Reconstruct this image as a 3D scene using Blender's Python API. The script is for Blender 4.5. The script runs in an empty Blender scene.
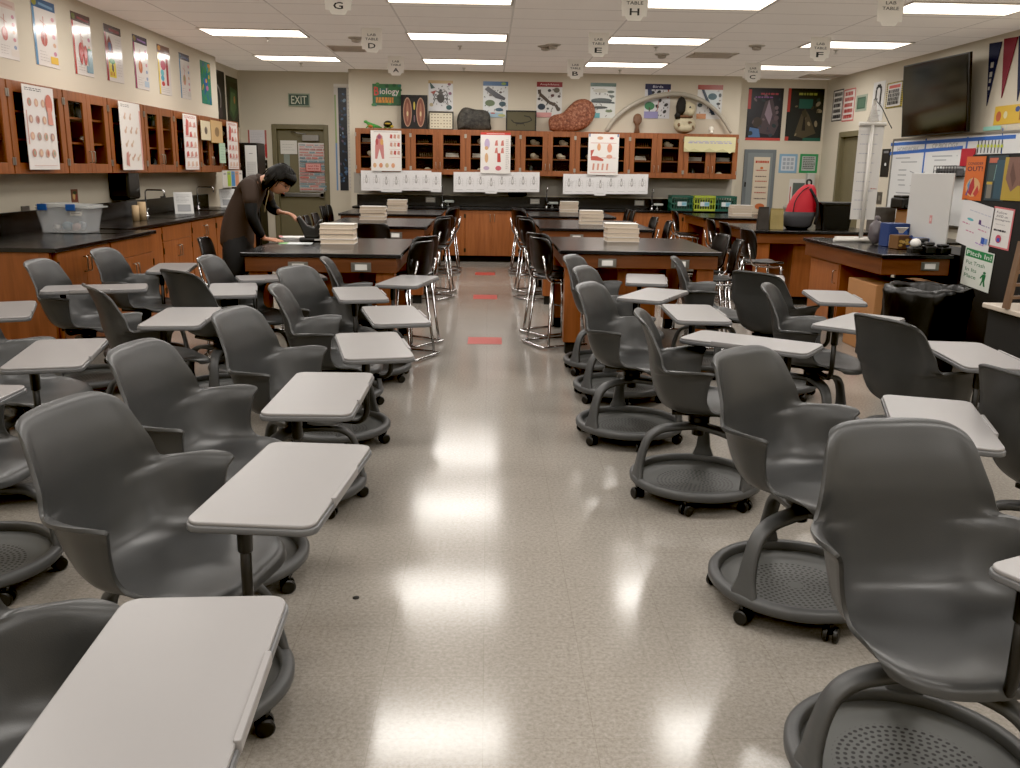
import bpy, bmesh, math, random
from mathutils import Vector, Matrix
random.seed(7)
PI = math.pi
SC = bpy.context.scene
COL = SC.collection

# ------------------------------------------------------------------ camera
F, CX, CY, EYE = 895., 510., 384., 1.5
_vp = (488.5, 169.5); _roll = 0.010
D = Vector((_vp[0]-CX, _vp[1]-CY, F)).normalized()
Xc = Vector((1, _roll, -(D[0]+_roll*D[1])/D[2])).normalized()
Zc = -Xc.cross(D)
Zc = -D.cross(Xc) if Zc[1] > 0 else Zc
if Zc[1] > 0: Zc = -Zc
# world -> cam rows
ROW = [Vector((Xc[i], D[i], Zc[i])) for i in range(3)]
cam = bpy.data.cameras.new('camera'); camo = bpy.data.objects.new('camera', cam); COL.objects.link(camo)
m = Matrix.Identity(4)
for i in range(3):
    m[i][0] = ROW[0][i]; m[i][1] = -ROW[1][i]; m[i][2] = -ROW[2][i]
m[2][3] = EYE
camo.matrix_world = m
cam.sensor_width = 36; cam.lens = F*36/1020.; cam.clip_start = .05
SC.camera = camo
SC.view_settings.view_transform = 'Standard'; SC.view_settings.look = 'None'; SC.view_settings.exposure = 0.42; SC.view_settings.use_curve_mapping = True; SC.view_settings.curve_mapping.black_level = (.006, .006, .0065); SC.view_settings.curve_mapping.update()
SC.cycles.use_denoising = True; SC.cycles.max_bounces = 6; SC.cycles.caustics_reflective = False; SC.cycles.caustics_refractive = False
def ray(px, py):
    a, b = (px-CX)/F, (py-CY)/F
    return ROW[0]*a + ROW[1]*b + ROW[2]
def onz(px, py, z):
    d = ray(px, py); return Vector((0,0,EYE)) + d*((z-EYE)/d.z)
def ony(px, py, y):
    d = ray(px, py); return Vector((0,0,EYE)) + d*(y/d.y)
def onx(px, py, x):
    d = ray(px, py); return Vector((0,0,EYE)) + d*(x/d.x)

# ------------------------------------------------------------------ materials
def lin(c):
    if isinstance(c, str):
        c = c.lstrip('#'); c = [int(c[i:i+2], 16)/255 for i in (0, 2, 4)]
    return tuple(x/12.92 if x <= .04045 else ((x+.055)/1.055)**2.4 for x in c) + (1,)
_M = {}
def mat(name, col='#808080', rough=.5, metal=0, var=0, vscale=20, bump=0, bscale=200, coat=0, emit=0, trans=0, alpha=1, spec=None):
    if name in _M: return _M[name]
    m = bpy.data.materials.new(name); m.use_nodes = True; _M[name] = m
    nt = m.node_tree; b = nt.nodes['Principled BSDF']
    c = lin(col)
    b.inputs['Base Color'].default_value = c; b.inputs['Roughness'].default_value = rough; b.inputs['Metallic'].default_value = metal
    if coat: b.inputs['Coat Weight'].default_value = coat; b.inputs['Coat Roughness'].default_value = .08
    if emit: b.inputs['Emission Color'].default_value = c; b.inputs['Emission Strength'].default_value = emit
    if trans: b.inputs['Transmission Weight'].default_value = trans
    if alpha < 1: b.inputs['Alpha'].default_value = alpha
    if spec is not None: b.inputs['Specular IOR Level'].default_value = spec
    if var or bump:
        tc = nt.nodes.new('ShaderNodeTexCoord')
    if var:
        n = nt.nodes.new('ShaderNodeTexNoise'); n.inputs['Scale'].default_value = vscale; n.inputs['Detail'].default_value = 5
        nt.links.new(tc.outputs['Object'], n.inputs['Vector'])
        mx = nt.nodes.new('ShaderNodeMix'); mx.data_type = 'RGBA'
        mx.inputs[6].default_value = tuple(x*(1-var) for x in c[:3])+(1,); mx.inputs[7].default_value = tuple(min(1, x*(1+var)) for x in c[:3])+(1,)
        nt.links.new(n.outputs['Fac'], mx.inputs[0]); nt.links.new(mx.outputs[2], b.inputs['Base Color'])
    if bump:
        n2 = nt.nodes.new('ShaderNodeTexNoise'); n2.inputs['Scale'].default_value = bscale
        nt.links.new(tc.outputs['Object'], n2.inputs['Vector'])
        bp = nt.nodes.new('ShaderNodeBump'); bp.inputs['Strength'].default_value = bump; bp.inputs['Distance'].default_value = .002
        nt.links.new(n2.outputs['Fac'], bp.inputs['Height']); nt.links.new(bp.outputs[0], b.inputs['Normal'])
    return m
def flat(col, rough=.5):
    return mat('paint_'+str(col).strip('#')+('_%d' % (rough*100)), col, rough)
def wood(name, c1, c2, rough=.35, vertical=True):
    if name in _M: return _M[name]
    m = bpy.data.materials.new(name); m.use_nodes = True; _M[name] = m
    nt = m.node_tree; b = nt.nodes['Principled BSDF']; L = nt.links.new
    tc = nt.nodes.new('ShaderNodeTexCoord'); mp = nt.nodes.new('ShaderNodeMapping')
    mp.inputs['Scale'].default_value = (14, 14, 1.2) if vertical else (1.2, 1.2, 14)
    n = nt.nodes.new('ShaderNodeTexNoise'); n.inputs['Scale'].default_value = 1.6; n.inputs['Detail'].default_value = 8; n.inputs['Distortion'].default_value = .6
    n2 = nt.nodes.new('ShaderNodeTexNoise'); n2.inputs['Scale'].default_value = 1.1
    cr = nt.nodes.new('ShaderNodeValToRGB'); cr.color_ramp.elements[0].position = .3; cr.color_ramp.elements[1].position = .72
    cr.color_ramp.elements[0].color = lin(c1); cr.color_ramp.elements[1].color = lin(c2)
    L(tc.outputs['Object'], mp.inputs[0]); L(mp.outputs[0], n.inputs['Vector']); L(tc.outputs['Object'], n2.inputs['Vector'])
    ad = nt.nodes.new('ShaderNodeMath'); ad.operation = 'MULTIPLY_ADD'; ad.inputs[1].default_value = .6; 
    ml = nt.nodes.new('ShaderNodeMath'); ml.operation = 'MULTIPLY'; ml.inputs[1].default_value = .4
    L(n2.outputs['Fac'], ml.inputs[0]); L(n.outputs['Fac'], ad.inputs[0]); L(ml.outputs[0], ad.inputs[2]); L(ad.outputs[0], cr.inputs[0])
    L(cr.outputs[0], b.inputs['Base Color']); b.inputs['Roughness'].default_value = rough
    return m
WOOD = wood('cherry_wood', '#6f3e20', '#9a5c33')
WOODB = wood('cherry_wood_bright', '#7e4725', '#a8673a')
WOODH = wood('cherry_apron', '#56301a', '#754526', vertical=False)
BLACKTOP = mat('black_epoxy_top', '#17171a', .22, var=.15, vscale=60)
BLACK = mat('black_plastic', '#101011', .4)
BLACKR = mat('black_matt', '#0d0d0e', .7)
CHROME = mat('chrome', '#c8c8ca', .12, metal=1)
STEEL = mat('brushed_steel', '#8d8c88', .35, metal=1)
SHELLM = mat('chair_grey_plastic', '#393a3b', .36, bump=.12, bscale=420)
BASEM = mat('chair_base_grey', '#4a4b4c', .45, bump=.08, bscale=400)
TABTOP = mat('tablet_top_grey', '#858383', .33, var=.03, vscale=6)
TABRIM = mat('tablet_rim_grey', '#5f6062', .38)
CREAM = mat('cream_wall_paint', '#c9c1b0', .75, bump=.05, bscale=60)
CREAM2 = mat('grey_backsplash_wall', '#a9a49a', .7)
OLIVE = mat('olive_door_paint', '#6e674f', .5)
GLASS = mat('cabinet_glass', '#0c0c0c', .04, alpha=.12)
WHITE = mat('white_paper', '#dcdad6', .6)

def floor_mat():
    m = bpy.data.materials.new('vinyl_tile_floor'); m.use_nodes = True
    nt = m.node_tree; b = nt.nodes['Principled BSDF']; L = nt.links.new; N = nt.nodes.new
    tc = N('ShaderNodeTexCoord')
    n1 = N('ShaderNodeTexNoise'); n1.inputs['Scale'].default_value = 75; n1.inputs['Detail'].default_value = 7; n1.inputs['Roughness'].default_value = .75
    n2 = N('ShaderNodeTexNoise'); n2.inputs['Scale'].default_value = 1.3; n2.inputs['Detail'].default_value = 3
    n3 = N('ShaderNodeTexVoronoi'); n3.inputs['Scale'].default_value = 130
    for n in (n1, n2, n3): L(tc.outputs['Object'], n.inputs['Vector'])
    cr = N('ShaderNodeValToRGB'); e = cr.color_ramp.elements; e[0].position = .36; e[0].color = lin('#8a847c'); e[1].position = .66; e[1].color = lin('#aaa59e')
    L(n1.outputs['Fac'], cr.inputs[0])
    mx = N('ShaderNodeMix'); mx.data_type = 'RGBA'; mx.blend_type = 'MULTIPLY'; mx.inputs[0].default_value = .5
    cr2 = N('ShaderNodeValToRGB'); cr2.color_ramp.elements[0].color = (.72, .70, .67, 1); cr2.color_ramp.elements[1].color = (1, 1, 1, 1)
    L(n2.outputs['Fac'], cr2.inputs[0]); L(cr.outputs[0], mx.inputs[6]); L(cr2.outputs[0], mx.inputs[7])
    # tile seams + per tile tone
    br = N('ShaderNodeTexBrick'); br.offset = 0; br.inputs['Scale'].default_value = 1
    for k, v in (('Brick Width', .305), ('Row Height', .305), ('Mortar Size', .0012), ('Mortar Smooth', .3), ('Bias', 0)): br.inputs[k].default_value = v
    br.inputs['Color1'].default_value = (.97, .97, .97, 1); br.inputs['Color2'].default_value = (1, 1, 1, 1); br.inputs['Mortar'].default_value = (.80, .78, .75, 1)
    L(tc.outputs['Object'], br.inputs['Vector'])
    mx2 = N('ShaderNodeMix'); mx2.data_type = 'RGBA'; mx2.blend_type = 'MULTIPLY'; mx2.inputs[0].default_value = 1
    L(mx.outputs[2], mx2.inputs[6]); L(br.outputs['Color'], mx2.inputs[7]); L(mx2.outputs[2], b.inputs['Base Color'])
    mr = N('ShaderNodeMapRange'); mr.inputs[3].default_value = .10; mr.inputs[4].default_value = .19
    L(n2.outputs['Fac'], mr.inputs[0]); L(mr.outputs[0], b.inputs['Roughness'])
    bp = N('ShaderNodeBump'); bp.inputs['Strength'].default_value = .02; bp.inputs['Distance'].default_value = .002
    n4 = N('ShaderNodeTexNoise'); n4.inputs['Scale'].default_value = 14; L(tc.outputs['Object'], n4.inputs['Vector'])
    L(n4.outputs['Fac'], bp.inputs['Height']); L(bp.outputs[0], b.inputs['Normal'])
    return m
def ceiling_mat():
    m = bpy.data.materials.new('acoustic_ceiling_tiles_glow'); m.use_nodes = True
    nt = m.node_tree; b = nt.nodes['Principled BSDF']; L = nt.links.new; N = nt.nodes.new
    tc = N('ShaderNodeTexCoord'); mp = N('ShaderNodeMapping'); mp.inputs['Location'].default_value = (.985, -.04, 0)
    L(tc.outputs['Object'], mp.inputs[0])
    br = N('ShaderNodeTexBrick'); br.offset = 0; br.inputs['Scale'].default_value = 1
    for k, v in (('Brick Width', 1.22), ('Row Height', .635), ('Mortar Size', .011), ('Mortar Smooth', .1), ('Bias', 0)): br.inputs[k].default_value = v
    br.inputs['Color1'].default_value = lin('#d6cfc8'); br.inputs['Color2'].default_value = lin('#dad3cc'); br.inputs['Mortar'].default_value = lin('#a79e96')
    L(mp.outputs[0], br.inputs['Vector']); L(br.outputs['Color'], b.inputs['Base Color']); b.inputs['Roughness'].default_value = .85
    b.inputs['Emission Color'].default_value = lin('#cfc2b4'); b.inputs['Emission Strength'].default_value = .19  # added fill glow: the tiles emit light to lift the dim bounce-lit ceiling
    n = N('ShaderNodeTexNoise'); n.inputs['Scale'].default_value = 90; L(tc.outputs['Object'], n.inputs['Vector'])
    bp = N('ShaderNodeBump'); bp.inputs['Strength'].default_value = .2; bp.inputs['Distance'].default_value = .003
    L(n.outputs['Fac'], bp.inputs['Height']); L(bp.outputs[0], b.inputs['Normal'])
    return m
def tray_mat():
    # concentric perforations of the storage tray
    m = bpy.data.materials.new('perforated_tray'); m.use_nodes = True
    nt = m.node_tree; b = nt.nodes['Principled BSDF']; L = nt.links.new; N = nt.nodes.new
    tc = N('ShaderNodeTexCoord'); sp = N('ShaderNodeSeparateXYZ'); L(tc.outputs['Object'], sp.inputs[0])
    def M(op, a, b_=None, c=None):
        n = N('ShaderNodeMath'); n.operation = op
        for i, v in enumerate((a, b_, c)):
            if v is None: continue
            if hasattr(v, 'is_linked') or hasattr(v, 'links'): L(v, n.inputs[i])
            else: n.inputs[i].default_value = v
        return n.outputs[0]
    x, y = sp.outputs[0], sp.outputs[1]
    r = M('SQRT', M('ADD', M('MULTIPLY', x, x), M('MULTIPLY', y, y)))
    th = M('ADD', M('DIVIDE', M('ARCTAN2', y, x), 2*PI), .5)
    rr = M('DIVIDE', r, .0185); ring = M('FLOOR', rr)
    cnt = M('ROUND', M('MULTIPLY', M('ADD', ring, .5), 5.6))
    fu = M('SUBTRACT', M('FRACT', M('MULTIPLY', th, cnt)), .5); fv = M('SUBTRACT', M('FRACT', rr), .5)
    d = M('SQRT', M('ADD', M('MULTIPLY', fu, fu), M('MULTIPLY', fv, fv)))
    hole = M('LESS_THAN', d, .29)
    inside = M('MULTIPLY', M('LESS_THAN', r, .19), M('GREATER_THAN', r, .028))
    h = M('MULTIPLY', hole, inside)
    mx = N('ShaderNodeMix'); mx.data_type = 'RGBA'; mx.inputs[6].default_value = lin('#525352'); mx.inputs[7].default_value = lin('#020202')
    L(h, mx.inputs[0]); L(mx.outputs[2], b.inputs['Base Color']); b.inputs['Roughness'].default_value = .5
    return m
TRAYM = tray_mat()

# ------------------------------------------------------------------ mesh builder
class MB:
    def __init__(s): s.bm = bmesh.new(); s.mats = []
    def mi(s, m):
        if m is None: return 0
        if m not in s.mats: s.mats.append(m)
        return s.mats.index(m)
    def _fin(s, faces, m, smooth=False):
        k = s.mi(m)
        for f in faces: f.material_index = k; f.smooth = smooth
    def box(s, x0, x1, y0, y1, z0, z1, m=None):
        v = [s.bm.verts.new(p) for p in ((x0,y0,z0),(x1,y0,z0),(x1,y1,z0),(x0,y1,z0),(x0,y0,z1),(x1,y0,z1),(x1,y1,z1),(x0,y1,z1))]
        fs = [s.bm.faces.new([v[i] for i in q]) for q in ((0,3,2,1),(4,5,6,7),(0,1,5,4),(1,2,6,5),(2,3,7,6),(3,0,4,7))]
        s._fin(fs, m); return s
    def prism(s, pts, z0, z1, m=None, axis='z', smooth=False):
        def P(a, b, c): return {'z': (a, b, c), 'y': (a, c, b), 'x': (c, a, b)}[axis]
        lo = [s.bm.verts.new(P(a, b, z0)) for a, b in pts]; hi = [s.bm.verts.new(P(a, b, z1)) for a, b in pts]
        n = len(pts); fs = [s.bm.faces.new(lo[::-1]), s.bm.faces.new(hi)]
        s._fin(fs, m)
        s._fin([s.bm.faces.new((lo[i], lo[(i+1) % n], hi[(i+1) % n], hi[i])) for i in range(n)], m, smooth)
        return s
    def tube(s, pts, r, m=None, n=10, closed=False, taper=None):
        pts = [Vector(p) for p in pts]; rings = []; N = len(pts)
        up0 = None
        for i, p in enumerate(pts):
            a = pts[(i-1) % N] if (closed or i > 0) else p; b = pts[(i+1) % N] if (closed or i < N-1) else p
            t = (b-a).normalized()
            if up0 is None:
                up0 = Vector((0,0,1)) if abs(t.z) < .9 else Vector((1,0,0))
            u = t.cross(up0).normalized(); w = u.cross(t).normalized(); up0 = w
            rr = (taper[i] if taper else r)
            rings.append([s.bm.verts.new(p + (u*math.cos(2*PI*k/n) + w*math.sin(2*PI*k/n))*rr) for k in range(n)])
        fs = []
        for i in range(N if closed else N-1):
            A, B = rings[i], rings[(i+1) % N]
            for k in range(n): fs.append(s.bm.faces.new((A[k], A[(k+1) % n], B[(k+1) % n], B[k])))
        s._fin(fs, m, True)
        if not closed: s._fin([s.bm.faces.new(rings[0][::-1]), s.bm.faces.new(rings[-1])], m)
        return s
    def lathe(s, prof, m=None, n=40, c=(0,0), closed=False, sx=1, sy=1, z=0):
        rings = []
        for r, zz in prof:
            rings.append([s.bm.verts.new((c[0]+sx*r*math.cos(2*PI*k/n), c[1]+sy*r*math.sin(2*PI*k/n), zz+z)) for k in range(n)])
        fs = []
        for i in range(len(prof) if closed else len(prof)-1):
            A, B = rings[i], rings[(i+1) % len(prof)]
            for k in range(n): fs.append(s.bm.faces.new((A[k], A[(k+1) % n], B[(k+1) % n], B[k])))
        s._fin(fs, m, True)
        if not closed:
            if prof[0][0] > 1e-4: s._fin([s.bm.faces.new(rings[0][::-1])], m)
            if prof[-1][0] > 1e-4: s._fin([s.bm.faces.new(rings[-1])], m)
        return s
    def grid(s, rows, m=None, smooth=True):
        V = [[s.bm.verts.new(p) for p in r] for r in rows]; fs = []
        for i in range(len(V)-1):
            for j in range(len(V[0])-1): fs.append(s.bm.faces.new((V[i][j], V[i][j+1], V[i+1][j+1], V[i+1][j])))
        s._fin(fs, m, smooth); return s
    def blob(s, c, r, m=None, sub=2, noise=0, seed=0):
        g = bmesh.ops.create_icosphere(s.bm, subdivisions=sub, radius=1)
        rn = random.Random(seed)
        for v in g['verts']:
            k = 1 + (rn.uniform(-noise, noise) if noise else 0)
            v.co = Vector((c[0]+v.co.x*r[0]*k, c[1]+v.co.y*r[1]*k, c[2]+v.co.z*r[2]*k))
        fs = set(f for v in g['verts'] for f in v.link_faces)
        s._fin(fs, m, True); return s
    def xf(s, M):
        bmesh.ops.transform(s.bm, matrix=M, verts=s.bm.verts); return s
    def build(s, name, m=None, parent=None, bevel=0, solid=0, sub=0, seg=2):
        me = bpy.data.meshes.new(name)
        bmesh.ops.remove_doubles(s.bm, verts=s.bm.verts, dist=1e-6)
        bmesh.ops.recalc_face_normals(s.bm, faces=s.bm.faces)
        s.bm.to_mesh(me); s.bm.free()
        for x in (s.mats or [m]): me.materials.append(x)
        o = bpy.data.objects.new(name, me); COL.objects.link(o)
        if parent: o.parent = parent
        if solid: q = o.modifiers.new('s', 'SOLIDIFY'); q.thickness = solid; q.offset = 0
        if bevel: q = o.modifiers.new('b', 'BEVEL'); q.width = bevel; q.segments = seg; q.limit_method = 'ANGLE'
        if sub: q = o.modifiers.new('u', 'SUBSURF'); q.levels = sub; q.render_levels = sub
        return o
def tag(o, label=None, cat=None, group=None, kind=None):
    if label: o['label'] = label
    if cat: o['category'] = cat
    if group: o['group'] = group
    if kind: o['kind'] = kind
    return o
def thing(name, label, cat, loc=(0,0,0), rz=0, group=None):
    o = bpy.data.objects.new(name, None); COL.objects.link(o); o.empty_display_size = .1
    o.location = loc; o.rotation_euler = (0, 0, rz)
    return tag(o, label, cat, group)
def at(o, loc, rz=0): o.location = loc; o.rotation_euler = (0, 0, rz); return o
KIDS = {}
def copy_tree(o, parent=None):
    c = o.copy(); COL.objects.link(c)
    if parent: c.parent = parent; 
    for ch in list(o.children): copy_tree(ch, c)
    return c
def struct(o): o['kind'] = 'structure'; return o
def rrect(w, h, r, n=5):
    pts = []
    for cx, cy, a0 in ((w/2-r, h/2-r, 0), (-w/2+r, h/2-r, PI/2), (-w/2+r, -h/2+r, PI), (w/2-r, -h/2+r, 3*PI/2)):
        for k in range(n+1):
            a = a0 + k*PI/2/n; pts.append((cx+r*math.cos(a), cy+r*math.sin(a)))
    return pts
def arc(pts, rad=.04, n=5):
    "round the corners of a polyline"
    P = [Vector(p) for p in pts]; out = [P[0]]
    for i in range(1, len(P)-1):
        a = (P[i-1]-P[i]); b = (P[i+1]-P[i]); r = min(rad, a.length*.49, b.length*.49)
        p0 = P[i]+a.normalized()*r; p2 = P[i]+b.normalized()*r
        for k in range(n+1):
            t = k/n; out.append(p0*(1-t)**2 + P[i]*2*t*(1-t) + p2*t*t)
    out.append(P[-1]); return out

# ------------------------------------------------------------------ flat printed things (posters, signs, sheets)
def text_mesh(st, bold=0):
    c = bpy.data.curves.new('lettering', 'FONT'); c.body = st; c.align_x = 'CENTER'; c.align_y = 'CENTER'; c.size = 1; c.offset = bold*.35; c.resolution_u = 2
    o = bpy.data.objects.new('lettering', c); me = bpy.data.meshes.new_from_object(o)
    vs = [v.co.copy() for v in me.vertices]; fs = [list(p.vertices) for p in me.polygons]
    bpy.data.objects.remove(o); bpy.data.curves.remove(c); bpy.data.meshes.remove(me)
    return vs, fs
class Canvas:
    """a printed sheet: x to the right, z up, printed face towards -y; u,v run 0..1"""
    def __init__(s, w, h, paper='#d8d5cf', th=.009, rough=.45):
        s.w, s.h, s.mb, s.lay, s.rough = w, h, MB(), 0, rough
        s.mb.box(-w/2, w/2, 0, th, -h/2, h/2, flat(paper, rough))
    def _pl(s, pts, col, smooth=False):
        s.lay += 1; y = -.0004-.00012*s.lay
        vs = [s.mb.bm.verts.new(((u-.5)*s.w, y, (v-.5)*s.h)) for u, v in pts]
        f = s.mb.bm.faces.new(vs); s.mb._fin([f], flat(col, s.rough)); return s
    def rect(s, u0, v0, u1, v1, col): return s._pl([(u0, v0), (u1, v0), (u1, v1), (u0, v1)], col)
    def ell(s, u, v, ru, rv, col, rot=0, n=14):
        k = s.h/s.w; pts = []
        for i in range(n):
            a = 2*PI*i/n; x, y = ru*math.cos(a), rv*math.sin(a)*k
            pts.append((u+x*math.cos(rot)-y*math.sin(rot), v+(x*math.sin(rot)+y*math.cos(rot))/k))
        return s._pl(pts, col)
    def line(s, pts, wd, col):
        "wd in units of width"
        k = s.h/s.w
        for (a, b), (c, d) in zip(pts, pts[1:]):
            dx, dy = c-a, (d-b)*k; L = math.hypot(dx, dy) or 1; nx, ny = -dy/L*wd/2, dx/L*wd/2/k
            s._pl([(a+nx, b+ny), (a-nx, b-ny), (c-nx, d-ny), (c+nx, d+ny)], col)
        return s
    def poly(s, pts, col): return s._pl(pts, col)
    def text(s, st, u, v, hv, col, wv=None, bold=0):
        vs, fs = text_mesh(st, bold)
        if not vs: return s
        x0 = min(p.x for p in vs); x1 = max(p.x for p in vs); y0 = min(p.y for p in vs); y1 = max(p.y for p in vs)
        ky = hv*s.h/(y1-y0); kx = ky if wv is None else wv*s.w/(x1-x0)
        s.lay += 1; y = -.0004-.00012*s.lay
        V = [s.mb.bm.verts.new(((u-.5)*s.w+(p.x-(x0+x1)/2)*kx, y, (v-.5)*s.h+(p.y-(y0+y1)/2)*ky)) for p in vs]
        ff = []
        for f in fs:
            try: ff.append(s.mb.bm.faces.new([V[i] for i in f]))
            except ValueError: pass
        s.mb._fin(ff, flat(col, s.rough)); return s
    def scribble(s, u0, v0, u1, v1, rows, col, wd=.012, seed=0, ragged=.35):
        rn = random.Random(seed)
        for i in range(rows):
            v = v1-(v1-v0)*(i+.5)/rows; e = u1-(u1-u0)*rn.uniform(0, ragged)
            u = u0
            while u < e:
                q = min(e, u+rn.uniform(.04, .12)); s.line([(u, v), (q, v)], wd, col); u = q+.025
        return s
    def put(s, name, label, cat, loc, rz=0, group=None, parent=None, tilt=0):
        bm = s.mb.bm
        for f in bm.faces: f.normal_update()
        me = bpy.data.meshes.new(name); bm.to_mesh(me); bm.free()
        for x in s.mb.mats: me.materials.append(x)
        o = bpy.data.objects.new(name, me); COL.objects.link(o); o.location = loc; o.rotation_euler = (tilt, 0, rz)
        if parent: o.parent = parent
        return tag(o, label, cat, group)
LW, RW, EXITW, CABW, PANW, CEIL = -4.1, 5.75, 16.1, 15.55, 15.85, 3.07
def rect_on(wall, x0, y0, x1, y1):
    "pixel box on a wall -> (location, w, h, rz); the thing stands on that wall at its real size"
    xm, ym = (x0+x1)/2, (y0+y1)/2
    if wall in ('L', 'R', 'LC', 'LJ') or (isinstance(wall, tuple) and wall[0] == 'x'):
        X = {'L': LW, 'R': RW, 'LC': -3.75, 'LJ': -4.27}.get(wall) if isinstance(wall, str) else wall[1]
        sgn = 1 if X < 0 else -1
        a, b, c = onx(x0, ym, X), onx(x1, ym, X), onx(xm, ym, X); t, d = onx(xm, y0, X), onx(xm, y1, X)
        return Vector((X+sgn*.006, (a.y+b.y)/2, (t.z+d.z)/2)), abs(a.y-b.y), t.z-d.z, sgn*PI/2
    Y = {'E': EXITW, 'C': CABW, 'P': PANW}.get(wall) if isinstance(wall, str) else wall[1]
    a, b = ony(x0, ym, Y), ony(x1, ym, Y); t, d = ony(xm, y0, Y), ony(xm, y1, Y)
    return Vector(((a.x+b.x)/2, Y-.006, (t.z+d.z)/2)), abs(a.x-b.x), t.z-d.z, 0

# ------------------------------------------------------------------ the room shell
def slab(name, b, m):
    o = MB().box(*b).build(name, m); return struct(o)
slab('floor', (-4.8, 6.2, -3, 16.8, -.1, 0), floor_mat())
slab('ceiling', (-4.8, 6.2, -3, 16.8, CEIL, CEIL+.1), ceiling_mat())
struct(MB().box(-4.3, LW, -3, 14.25, 0, CEIL).box(-4.47, -4.27, 14.05, 16.3, 0, CEIL).build('wall_left', CREAM))
# exit wall with door opening
DX0, DX1, DZ = -3.66, -2.85, 2.12
struct(MB().box(-4.4, DX0-.08, EXITW, EXITW+.15, 0, CEIL).box(DX1+.08, -2.2, EXITW, EXITW+.15, 0, CEIL).box(DX0-.08, DX1+.08, EXITW, EXITW+.15, DZ+.08, CEIL).build('wall_exit_side', CREAM))
struct(MB().box(-2.32, 4.2, CABW, CABW+.1, 0, CEIL).box(-2.32, -2.27, CABW+.1, EXITW, 0, CEIL).box(4.15, 4.2, CABW+.1, PANW, 0, CEIL).build('wall_back', CREAM))
struct(MB().box(4.2, 6.0, PANW, PANW+.1, 0, CEIL).build('wall_panel_side', CREAM))
RY0, RY1, RZ = 14.12, 15.0, 2.1
struct(MB().box(RW, RW+.15, -3, RY0-.07, 0, CEIL).box(RW, RW+.15, RY1+.07, 16, 0, CEIL).box(RW, RW+.15, RY0-.07, RY1+.07, RZ+.07, CEIL).build('wall_right', CREAM))
slab('wall_front', (-4.8, 6.2, -3.1, -3, 0, CEIL), CREAM)
struct(MB().box(-2.27, 4.15, CABW-.004, CABW, 1.08, 1.42).build('trim_1', CREAM2))
BB = mat('baseboard_black', '#1b1a19', .5)
slab('baseboard_left', (LW, LW+.012, -3, 6.5, 0, .1), BB)
struct(MB().box(RW-.012, RW, -3, RY0-.1, 0, .1).box(RW-.012, RW, RY1+.1, PANW, 0, .1).build('baseboard_right', BB))
struct(MB().box(-4.27, DX0-.1, EXITW-.012, EXITW, 0, .1).box(DX1+.1, -2.32, EXITW-.012, EXITW, 0, .1).build('baseboard_exit_side', BB))
slab('baseboard_panel_side', (4.2, RW, PANW-.012, PANW, 0, .1), BB)
# doors
def door(name, x0, x1, zt, M, closer, hingeside=1):
    r = bpy.data.objects.new(name, None); COL.objects.link(r); r['kind'] = 'structure'
    fr = MB().box(x0-.08, x0, -.02, .12, 0, zt+.08).box(x1, x1+.08, -.02, .12, 0, zt+.08).box(x0, x1, -.02, .12, zt, zt+.08).build('door_frame', OLIVE, r, bevel=.006)
    MB().box(x0+.003, x1-.003, .05, .095, .008, zt-.003).build('door_leaf', OLIVE, r, bevel=.003)
    r.matrix_world = M; return r
dE = door('door_1', DX0, DX1, DZ, Matrix.Translation((0, EXITW, 0)), True)
b = MB(); b.box(DX0+.10, DX0+.20, .045, .052, 1.15, 1.75, mat('wired_glass', '#8d938c', .15)); b.build('window_pane', None, dE)
MB().box(DX0+.03, DX1-.03, .0, .02, .98, 1.05).box(DX0+.03, DX0+.1, .0, .05, .97, 1.06).box(DX1-.1, DX1-.03, .0, .05, .97, 1.06).build('panic_bar', STEEL, dE, bevel=.006)
MB().box(DX0+.44, DX0+.72, -.01, .05, 1.93, 2.03).tube([(DX0+.5, .0, 2.04), (DX0+.35, -.06, 2.06), (DX0+.25, .02, 2.08)], .01).build('door_closer', STEEL, dE, bevel=.008)
MR = Matrix.Translation((RW, 0, 0)) @ Matrix.Rotation(-PI/2, 4, 'Z')
dR = door('door_2', -RY1, -RY0, RZ, MR, True)
b = MB(); b.lathe([(.02, 0), (.02, .05), (.035, .055), (.035, .08), (0, .085)], n=16); b.xf(Matrix.Translation((-RY0-.08, .05, 1.0)) @ Matrix.Rotation(PI/2, 4, 'X')).build('door_knob', STEEL, dR)

# ------------------------------------------------------------------ ceiling things
TROF = mat('troffer_white_metal', '#cfc9c0', .5)
DIFF = mat('lit_diffuser', '#fff4e4', .5, emit=2.6)
def make_light():
    r = thing('ceiling_light', '', 'light')
    b = MB(); w, d = .61, .315
    b.box(-w, w, -d, -d+.03, -.012, .02).box(-w, w, d-.03, d, -.012, .02).box(-w, -w+.02, -d+.03, d-.03, -.012, .02).box(w-.02, w, -d+.03, d-.03, -.012, .02)
    b.build('light_frame', TROF, r, bevel=.003)
    MB().box(-w+.02, w-.02, -d+.03, d-.03, -.004, .015).build('diffuser', DIFF, r)
    return r
proto = None; k = 0
cols = [(-2.85, 'left'), (-.39, 'centre'), (2.05, 'right-of-centre'), (4.5, 'far right')]
rows = [(14.17, 'last row, nearest the back wall'), (11.6, 'second row from the back wall'), (9.05, 'third row from the back wall'), (6.52, 'fourth row from the back wall'), (3.97, 'fifth row from the back wall'), (1.43, 'overhead row above the camera'), (-1.1, 'row behind the camera')]
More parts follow.
